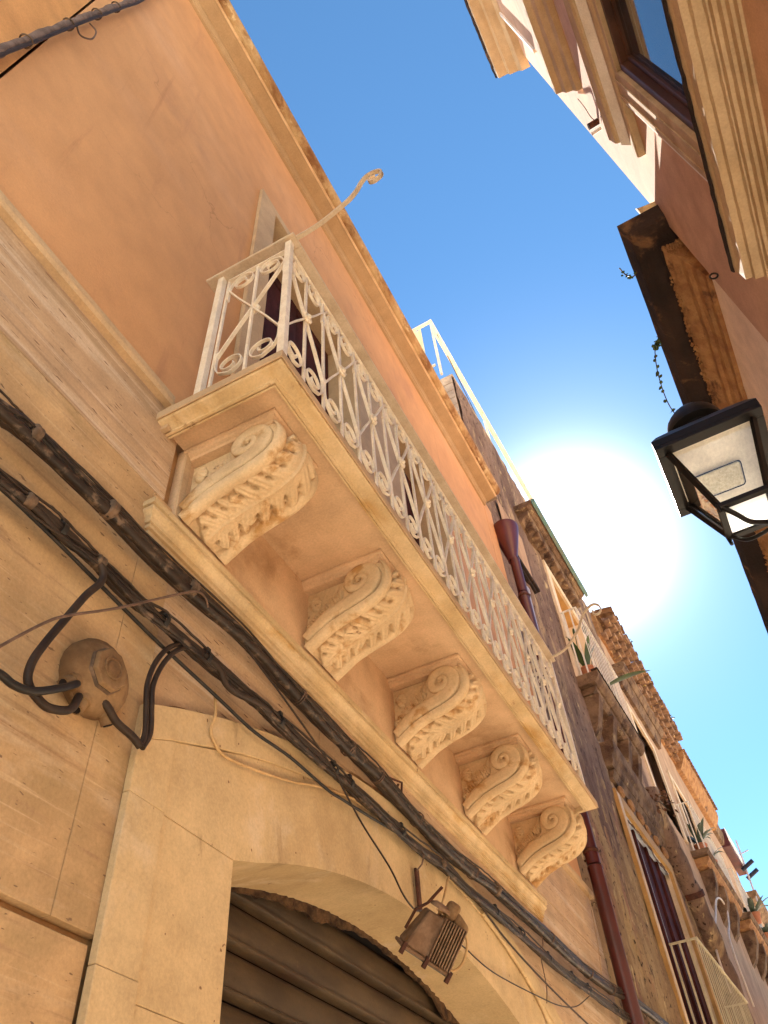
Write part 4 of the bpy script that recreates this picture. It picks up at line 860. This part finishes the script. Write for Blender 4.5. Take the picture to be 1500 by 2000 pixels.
ob().box(-6, .05, 28.6, 42, 0, 11.6).build('wall', m_oldpink, FB3)
far_balcony(28.8, 33, 8.7, .45, FB3, m_white_iron)
orun('eave', [(-.02, 11.3), (.3, 11.5), (.35, 11.65), (-.02, 11.65)], 28.6, 42, m_oldstone, FB3)
at_ = thing('roof_antenna', OX(Vector((.2, 29.5, 11.6))), 'thin metal antenna mast against the sky beyond the dark spouts', 'antenna')
MB(OX).tube([(.25, 28.7, 11.2), (.35, 28.7, 13.3)], .03, 6).build('mast', m_pvc, at_); MB(OX).tube([(.1, 28.7, 12.8), (.6, 28.7, 12.9)], .02, 6).build('crossbar', m_pvc, at_)
wc = cable('white_cable', 'white cable loop on the far pink wall right of the drain pipe', [OX(Vector((.15, y, z))) for y, z in ((14.6, 5.4), (14.6, 5.98), (15.5, 6.6), (16.29, 7.05), (17.4, 7.7), (18.4, 8.05), (18.8, 7.96), (18.2, 7.5), (17.3, 6.99), (17.1, 6.5), (17.2, 5.8))], .018, m_whitecable)

# ---- plants
def blade(mb, base, d, L, w, droop, k=7):
    base = Vector(base); d = Vector(d).normalized(); side = d.cross(Vector((0, 0, 1)));
    if side.length < .05: side = Vector((1, 0, 0))
    side.normalize(); rr = []
    for i in range(k):
        u = i / (k - 1); p = base + d * L * u + Vector((0, 0, -droop * u * u * L)); ww = w * math.sin(PI * min(.98, u * .9 + .1)) + .002
        rr.append([p - side * ww, p + Vector((0, 0, -.25 * ww)), p + side * ww])
    mb.loops(rr)
def plant(name, label, pos, n, L, w, droop, mat, spread, cat='plant', up=1.0):
    t = thing(name, pos, label, cat, 'potted plants on the old balconies'); P_ = Vector(pos)
    MB().lathe([(.09, 0), (.13, .2), (.14, .2), (.14, .23)], P_, 14).build('pot', m_pot, t, 50)
    for i in range(n):
        a = random.uniform(0, 2 * PI); l = L * random.uniform(.6, 1.1); mb = MB()
        blade(mb, P_ + Vector((0, 0, .2)), (spread * math.cos(a), spread * math.sin(a), up), l, w * random.uniform(.7, 1.2), droop * random.uniform(.5, 1.3)); mb.build('leaf', mat, t, 60)
    return t
pl = plant('balcony_plant', 'broad leaved potted plant in the near corner of the upper old balcony', OX(Vector((.16, 10.62, 8.76))), 9, 1.1, .05, .3, m_leaf, .35)
mb = MB(); blade(mb, OX(Vector((.2, 11.4, 9.1))), (1.0, .25, .5), .9, .07, .25); mb.build('leaf', m_leaf, pl, 60)
for (dx, y, zt) in ((.1, 10.7, 9.75), (.24, 10.9, 9.9)):
    MB(OX).tube(smooth_path([(.14, 10.62, 8.9), (dx, y - .05, 9.3), (dx + .02, y, zt)], 5), .008, 5).build('stem', m_leaf, pl)
    MB(OX).ball((dx + .02, y, zt + .06), .045, .6, .6, 2.2).build('leaf', m_leaf, pl, 60)
plant('balcony_plant', 'spiky dark agave behind the far railing under the brick eave', OX(Vector((.2, 17.75, 8.7))), 22, .95, .05, .45, m_leaf2, .6)
plant('balcony_plant', 'second spiky plant deeper along the same far railing', OX(Vector((.2, 18.7, 8.7))), 16, .75, .05, .5, m_leaf2, .6)
plant('balcony_plant', 'bluish spiky plant leaning out over the farthest balcony', OX(Vector((.42, 22.4, 8.72))), 20, .9, .05, .5, m_leaf2, .9)
plant('balcony_plant', 'small plant in a terracotta pot at the end of the row', OX(Vector((.40, 24.0, 8.72))), 16, .7, .05, .5, m_leaf2, .9)
def twig(name, label, pts, r, mat, leaves=0, ls=.02, lm=None, spread=.04):
    t = thing(name, pts[0], label, 'plant', {'hanging_vine': 'vines hanging from the black cornice', 'roof_weed': 'weeds growing on the brick eave'}.get(name)); path = smooth_path(pts, 8); MB().tube(path, r, 5).build('stem', mat, t)
    if leaves:
        mb = MB()
        for i in range(leaves):
            p = random.choice(path) + Vector([random.uniform(-spread, spread) for _ in range(3)]); blade(mb, p, (random.uniform(-1, 1), random.uniform(-1, 1), random.uniform(-1, 1)), ls, ls * .4, .2, 4)
        mb.build('foliage', lm or mat, t)
    return t
q = OX(Vector((.33, 20.2, 13.15))); twig('roof_weed', 'small weed growing on the far brick eave edge', [q, q + Vector((.05, 0, .15)), q + Vector((.1, .1, .3))], .008, m_leaf, 14, .06, m_leaf, .1)
q = OX(Vector((.35, 16.2, 13.1))); twig('roof_weed', 'tiny weed on the near end of the brick eave', [q, q + Vector((.04, 0, .08)), q + Vector((.08, .02, .16))], .006, m_leaf, 8, .05, m_leaf, .06)
q = OX(Vector((.14, 12.9, 7.75))); twig('wall_weed', 'reddish dry weed rooted on the door hood of the old house', [q, q + Vector((.1, .2, .1)), q + Vector((.2, .4, .0))], .008, m_twig, 60, .07, M('rusty_leaves', (.16, .07, .04), (.10, .05, .03), 9), .22)
q = OX(Vector((.05, 7.5, 4.45))); twig('wall_twig', 'small dark dead twig on the old wall beside the downpipe', [q, q + Vector((.03, .05, .02)), q + Vector((.05, .16, -.02))], .005, m_twig, 6, .04)

# ================================================================== RIGHT PINK BUILDING
PT = math.radians(1.3); rp0 = Vector((2.6, 3.05, 0)); rd = Vector((math.sin(PT), math.cos(PT), 0)); rn = Vector((-math.cos(PT), math.sin(PT), 0))
def RX_(v): return rp0 + rd * (v.y - 3.05) + rn * v.x + Vector((0, 0, v.z))
def rb(): return MB(RX_)
def rrun(name, prof, y0, y1, mat, parent, jit=0, n=2):
    rings = [[(x + random.uniform(-jit, jit), y0 + (y1 - y0) * i / (n - 1), z + random.uniform(-jit, jit)) for x, z in prof] for i in range(n)]
    mb = rb().loops(rings, closed=True); k = len(prof); mb.add(rings[0], [list(range(k))]); mb.add(rings[-1], [list(range(k))]); return mb.build(name, mat, parent)
R = thing('pink_building', (2.6, -2, 0), 'pink house at the upper right with sandy stone mouldings and dark brown window', 'building')
WY1 = 1.89; WY0 = .35; YR0 = -.1  # unseen near end cut short to let daylight onto the left wall
w = rb(); w.box(-7, -.4, YR0, 3.05, 0, 12.6); w.box(-.4, 0, WY1, 3.05, 0, 12.6).box(-.4, 0, YR0, WY0, 0, 12.6).box(-.4, 0, WY0, WY1, 0, 5.0).box(-.4, 0, WY0, WY1, 7.0, 12.6); w.build('wall', m_rp, R)
rrun('roof_cornice', [(-.02, 12.38), (.08, 12.40), (.12, 12.48), (.22, 12.52), (.24, 12.60), (.355, 12.62), (.365, 12.75), (-.02, 12.75)], YR0 - .05, 3.2, m_rstone, R, .002, 60)
rrun('cornice_edge', [(.366, 12.70), (.375, 12.71), (.39, 12.76), (.366, 12.76)], YR0 - .05, 3.21, m_soot, R, .004, 80)
rrun('upper_sill', [(-.02, 8.80), (.05, 8.81), (.07, 8.87), (.12, 8.90), (.14, 8.97), (.19, 8.99), (.19, 9.08), (-.02, 9.08)], YR0 - .05, 2.5, m_rstone, R, .002, 50)
rrun('upper_panel', [(-.02, 9.082), (.10, 9.082), (.10, 12.1), (-.02, 12.1)], YR0, 2.42, m_rp, R)
rrun('upper_panel_lit_edge', [(.0, 10.2), (.12, 10.2), (.12, 12.11), (.0, 12.11)], 2.4202, 2.46, m_rwhite, R)  # sunlit side of the panel, painted as a whitish strip
# hood over the window
hdr = rrun('window_hood', [(-.02, 7.27), (.115, 7.27), (.13, 7.29), (.138, 7.36), (.145, 7.40), (-.02, 7.40)], YR0, 2.42, m_rstone, R)
rrun('hood_frieze', [(-.02, 7.19), (.055, 7.19), (.10, 7.268), (-.02, 7.268)], YR0, 2.44, m_rwhite, hdr)
rrun('hood_bed', [(-.02, 7.08), (.045, 7.08), (.055, 7.10), (.055, 7.17), (.045, 7.188), (-.02, 7.188)], YR0, 2.50, m_rstone, hdr)
# window surround with dark frame
ws = rb(); ws.box(0, .04, WY1, 2.10, 5.0, 7.078).box(0, .04, WY0 - .28, WY0, 5.0, 7.078).box(0, .04, WY0, WY1, 7.0, 7.078); ws = ws.build('window_surround', m_rstone, R, bevel=.004)
rb().box(.0, .03, 2.102, 2.13, 5.0, 7.07).build('surround_lit_edge', m_rwhite, ws)  # sun on the side of the jamb, put in as a whitish strip
for a, b in ((WY1 + .06, WY1 + .09), (WY1 + .16, WY1 + .18)): rb().box(.0405, .048, a, b, 5.0, 7.07).build('surround_bead', m_rstone, ws)
wf = rb(); wf.box(-.10, .012, WY1 - .05, WY1, 5.0, 7.0).box(-.10, .012, WY0, WY0 + .05, 5.0, 7.0).box(-.10, .012, WY0 + .05, WY1 - .05, 6.95, 7.0); wf = wf.build('window_frame', m_winwood, R, bevel=.003)
for (a, b) in ((WY1 - .085, WY1 - .052), (WY0 + .052, WY0 + .085)): rb().box(-.09, -.03, a, b, 5.0, 6.948).build('sash', m_winwood, wf, bevel=.005)
rb().box(-.09, -.03, WY0 + .085, WY1 - .085, 6.915, 6.948).build('sash', m_winwood, wf, bevel=.004)
rb().box(-.06, -.05, WY0 + .085, WY1 - .085, 5.0, 6.915).build('pane', m_pane, wf)
# big moulded sill
bs = rrun('balcony_sill', [(-.02, 4.905), (.066, 4.905), (.07, 4.93), (.105, 4.94), (.11, 4.965), (.140, 4.97), (.142, 5.04), (.152, 5.085), (-.02, 5.085)], YR0 - .05, 2.32, m_rstone, R, .0015, 60)
rrun('sill_bed', [(-.02, 4.75), (.012, 4.75), (.014, 4.785), (.026, 4.79), (.028, 4.825), (.04, 4.83), (.044, 4.865), (.058, 4.87), (.06, 4.902), (-.02, 4.902)], YR0 - .05, 2.27, m_rstone, bs, .001, 50)
rrun('sill_edge', [(.1525, 5.07), (.157, 5.073), (.163, 5.095), (.1525, 5.097)], YR0 - .05, 2.325, m_soot, bs, .002, 60)
sn = thing('wall_sensor', RX_(Vector((0, 2.72, 8.55))), 'small pipe stub on the pink wall beside the window hood', 'sensor')
MB(RX_).tube([(0, 2.72, 8.56), (.09, 2.72, 8.55)], .028, 12).build('stub', m_rust, sn, 50); MB(RX_).tube([(.01, 2.76, 8.50), (.09, 2.76, 8.48)], .014, 10).build('lamp', m_rwhite, sn, 50)
MB(RX_).tube(smooth_path([(.02, 2.72, 8.6), (.03, 2.70, 8.7), (.02, 2.69, 8.9), (.01, 2.70, 9.2)], 5), .004, 5).build('wire', m_wireg, sn)
rg = thing('wall_ring', RX_(Vector((.0, 2.95, 6.03))), 'tiny dark iron ring hook at the edge of the pink wall', 'hook')
MB(RX_).tube([(.03 + .022 * math.cos(a), 2.93, 6.03 + .03 * math.sin(a)) for a in [2 * PI * k / 12 for k in range(13)]], .006, 6).build('ring', m_black, rg, 60)

# ================================================================== DARK CORNICE NEIGHBOUR
NT = math.radians(2.2); np0 = Vector((2.68, 2.97, 0)); nd = Vector((math.sin(NT), math.cos(NT), 0)); nv = Vector((-math.cos(NT), math.sin(NT), 0))
def NX(v): return np0 + nd * v.y + nv * v.x + Vector((0, 0, v.z))          # y counted from the near end
DN_ = thing('sooty_cornice_building', NX(Vector((0, 4, 0))), 'lower pale house on the right with a broad black sooty crumbling cornice', 'building')
MB(NX).box(-6, 0, .08, 30, 0, 7.1).build('wall', m_rpale, DN_)
def nrun(name, prof, y0, y1, mat, parent=DN_, jit=0, n=2, sm=False, ret=True):
    # moulding with a mitred return at the near end: x offsets repeat as y offsets
    rings = []
    mx = max(x for x, z in prof)
    for x, z in prof: rings.append([(-.30, y0 + (mx - x), z), (x, y0 + (mx - x), z)] + [(x + random.uniform(-jit, jit), y0 + (mx - x) + (y1 - y0) * k / n, z + random.uniform(-jit, jit)) for k in range(1, n + 1)])
    return MB(NX).loops(rings).build(name, mat, parent, sm)
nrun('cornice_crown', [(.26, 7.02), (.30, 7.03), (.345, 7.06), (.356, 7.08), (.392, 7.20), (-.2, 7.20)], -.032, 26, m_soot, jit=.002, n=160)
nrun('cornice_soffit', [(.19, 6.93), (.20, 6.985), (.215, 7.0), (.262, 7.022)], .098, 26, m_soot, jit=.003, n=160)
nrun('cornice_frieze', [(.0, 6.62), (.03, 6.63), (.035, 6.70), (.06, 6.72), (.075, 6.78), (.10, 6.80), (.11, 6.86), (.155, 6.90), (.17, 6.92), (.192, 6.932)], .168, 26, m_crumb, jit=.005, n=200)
MB(NX).box(-6, .2, .02, 30, 7.201, 7.26).build('roof', m_brick, DN_)
lump = [MB().ball((0, 0, 0), .018, 1.1, 1.4, .7, 7, 4).mesh('crumb', m_crumb, (0, 0, 0), 60), MB().ball((0, 0, 0), .013, 1.2, .8, 1.1, 6, 4).mesh('crumb', m_crumb, (0, 0, 0), 60)]
cr = MB(NX)
for i in range(900):
    y = random.uniform(.4, 9); cr.ball((.196 + random.gauss(0, .007), y, 6.922 + random.gauss(0, .010)), random.uniform(.005, .016), 1, 1.3, .8, 5, 3)
for i in range(160):
    cr.ball((random.uniform(.0, .19), .166 + random.gauss(0, .007), 6.922 + random.gauss(0, .010)), random.uniform(.005, .016), 1, 1.3, .8, 5, 3)
cr = cr.build('crumbling_edge', m_crumb, DN_, 60); cr['kind'] = 'stuff'
pg = thing('parapet_scrap', NX(Vector((.1, -.02, 7.25))), 'pale curved sheet corner standing above the black cornice end', 'sheet')
mb = MB(NX); rr_ = []
for k in range(7):
    a = PI * .5 * k / 6; rr_.append([(.04 + .15 * math.sin(a), -.05 + .02 * k, 7.22 + .14 * (1 - math.cos(a)) * 0 + .28 * (k / 6)), (.05 + .10 * math.sin(a), .08 + .02 * k, 7.22 + .2 * (k / 6))])
mb.loops(rr_).build('sheet', m_cloth, pg)
def cpt(y, x, z): return NX(Vector((x, y, z)))
twig('hanging_vine', 'thin vine with tiny leaves hanging from the middle of the black cornice', [cpt(1.05, .37, 7.2), cpt(1.1, .44, 7.18), cpt(1.3, .50, 7.1), cpt(1.55, .52, 6.98), cpt(1.75, .47, 6.9), cpt(1.95, .40, 6.86), cpt(2.05, .32, 6.9), cpt(2.25, .30, 6.82)], .0045, m_twig, 80, .034, m_leaf, .022)
twig('hanging_vine', 'short curled dry twig at the near part of the black cornice', [cpt(.35, .36, 7.15), cpt(.38, .42, 7.14), cpt(.34, .46, 7.16), cpt(.28, .48, 7.18)], .005, m_twig, 14, .02, m_leaf, .012)
twig('hanging_vine', 'wispy vine tip next to the lantern dome', [cpt(2.35, .36, 7.2), cpt(2.25, .46, 7.2), cpt(2.4, .52, 7.12), cpt(2.6, .55, 7.04)], .004, m_twig, 34, .022, m_leaf, .016)
twig('hanging_vine', 'lowest wispy vine tuft left of the lantern', [cpt(2.75, .36, 7.2), cpt(2.85, .5, 7.1), cpt(3.1, .56, 7.0), cpt(3.2, .5, 6.95)], .004, m_twig, 46, .022, m_leaf, .02)

# ================================================================== STREET LANTERN
LC = Vector((1.885, 2.165, 0)); LZT, LZB = 3.745, 3.49
Ln = thing('street_lantern', (LC.x, LC.y, LZB), 'black iron street lantern with glass sides jutting from the right wall', 'street lamp')
ly = math.radians(1.0)
def LX(v): return Vector((LC.x + v.x * math.cos(ly) + v.y * math.sin(ly), LC.y - v.x * math.sin(ly) + v.y * math.cos(ly), v.z))
def lb(): return MB(LX)
TO, TI, BO = .185, .142, .080
fr_ = lb()
for a in (-1, 1):
    fr_.box(-TO, TO, a * TI if a > 0 else -TO, TO if a > 0 else -TI, LZT, LZT + .018); fr_.box(a * TI if a > 0 else -TO, TO if a > 0 else -TI, -TI, TI, LZT, LZT + .018)
fr_.build('top_frame', m_lblack, Ln, bevel=.002)
rim = lb()
for a in (-1, 1):
    rim.box(-TO, TO, a * (TO - .004) if a > 0 else -TO, TO if a > 0 else -TO + .004, LZT + .018, LZT + .05); rim.box(a * (TO - .004) if a > 0 else -TO, TO if a > 0 else -TO + .004, -TO + .004, TO - .004, LZT + .018, LZT + .05)
rim.build('top_rim', m_lblack, Ln)
cap_ = lb(); cap_.loops([[(a * s, b * s, z) for a, b in ((-1, -1), (1, -1), (1, 1), (-1, 1))] for s, z in ((.185, LZT + .05), (.16, LZT + .09), (.10, LZT + .16))], closed=True); cap_.add([(-.09, -.09, LZT + .16), (.09, -.09, LZT + .16), (.09, .09, LZT + .16), (-.09, .09, LZT + .16)], [(0, 1, 2, 3)]); cap_.build('roof', m_lblack, Ln)
MB(LX).lathe([(.085, LZT + .15), (.085, LZT + .19), (.11, LZT + .20), (.11, LZT + .22), (.10, LZT + .26), (.075, LZT + .295), (.04, LZT + .315), (.002, LZT + .32)], (0, 0, 0), 24).build('dome', m_lblack, Ln, 60)
lb().box(-TI + .001, TI - .001, -TI + .001, TI - .001, LZT + .022, LZT + .028).build('inner_panel', m_lpanel, Ln)
ledp = lb(); n = 20; pts = []
for (cx, cy, a0) in ((.075, .028, 0), (-.075, .028, PI / 2), (-.075, -.028, PI), (.075, -.028, 3 * PI / 2)):
    for k in range(5): a = a0 + PI / 2 * k / 4; pts.append((cx + .012 * math.cos(a) - .01, cy + .012 * math.sin(a) + .0))
ledp.prism(pts, 'z', LZT + .012, LZT + .0215); led = ledp.build('lamp_panel', m_led, Ln, bevel=.003)
ring = [(x * 1.04, y * 1.06, LZT + .014) for x, y in pts]; lb().tube(ring + ring[:1], .0022, 5, False).build('gasket', m_lblack, led)
for a in (-1, 1):
    for b in (-1, 1):
        lb().bar([(a * (TI + .006), b * (TI + .006), LZT), (a * BO, b * BO, LZB)], (a, -b, 0), .016, .018).build('corner_bar', m_lblack, Ln)
bt = lb()
for a in (-1, 1):
    bt.box(-BO - .01, BO + .01, a * (BO - .012) if a > 0 else -BO - .01, BO + .01 if a > 0 else -BO + .012, LZB - .012, LZB + .006); bt.box(a * (BO - .012) if a > 0 else -BO - .01, BO + .01 if a > 0 else -BO + .012, -BO + .012, BO - .012, LZB - .012, LZB + .006)
bt.build('bottom_frame', m_lblack, Ln, bevel=.001)
lb().box(-BO + .013, BO - .013, -BO + .013, BO - .013, LZB - .004, LZB - .002).build('bottom_pane', m_milk, Ln)
for (u, v) in (((-1, -1), (1, -1)), ((1, -1), (1, 1)), ((1, 1), (-1, 1)), ((-1, 1), (-1, -1))):
    k = TI - .003; kb = BO - .006
    lb().add([(u[0] * k, u[1] * k, LZT + .001), (v[0] * k, v[1] * k, LZT + .001), (v[0] * kb, v[1] * kb, LZB + .007), (u[0] * kb, u[1] * kb, LZB + .007)], [(0, 1, 2, 3)]).build('glass_pane', m_lglass, Ln)
for a in (-1, 1):
    for b in (-1, 1): lb().tube([(a * (BO + .004), b * (BO + .004), LZB), (a * (BO + .004), b * (BO + .004), LZB - .035)], [.008, .006], 8).build('finial', m_lblack, Ln, 60)
# the small letter on the bottom pane
fc = bpy.data.curves.new('letter', 'FONT'); fc.body = 'a'; fc.size = .034; fo = bpy.data.objects.new('letter', fc)
lm = bpy.data.meshes.new_from_object(fo); bpy.data.objects.remove(fo); lm.materials.append(m_pvc)
put('letter', lm, Ln, (-.006, .0, -.0045), (PI, 0, PI * 1.12))
# bracket
MB().tube(smooth_path([(1.81, 2.09, 3.485), (1.84, 2.11, 3.455), (1.875, 2.15, 3.435), (1.93, 2.19, 3.44)], 6), .009, 8).build('scroll_bar', m_lblack, Ln, 60)
MB().tube(smooth_path([(1.81, 2.24, 3.485), (1.85, 2.235, 3.44), (1.91, 2.21, 3.425), (1.96, 2.19, 3.43)], 6), .007, 8).build('scroll_bar', m_lblack, Ln, 60)
MB().ball((1.965, 2.185, 3.425), .04, 1.1, 1, .9, 14, 8).build('socket', m_lblack, Ln, 60)
MB().tube(smooth_path([(1.96, 2.185, 3.42), (2.15, 2.20, 3.38), (2.4, 2.21, 3.42), (2.60, 2.22, 3.45)], 6), .018, 10).build('wall_arm', m_lblack, Ln, 60)
MB().tube(smooth_path([(2.0, 2.185, 3.41), (2.05, 2.17, 3.36), (2.12, 2.18, 3.33), (2.2, 2.2, 3.36)], 6), .004, 6).build('lamp_wire', m_black, Ln, 60)

for o in list(bpy.data.objects):
    if '_o' in o: del o['_o']
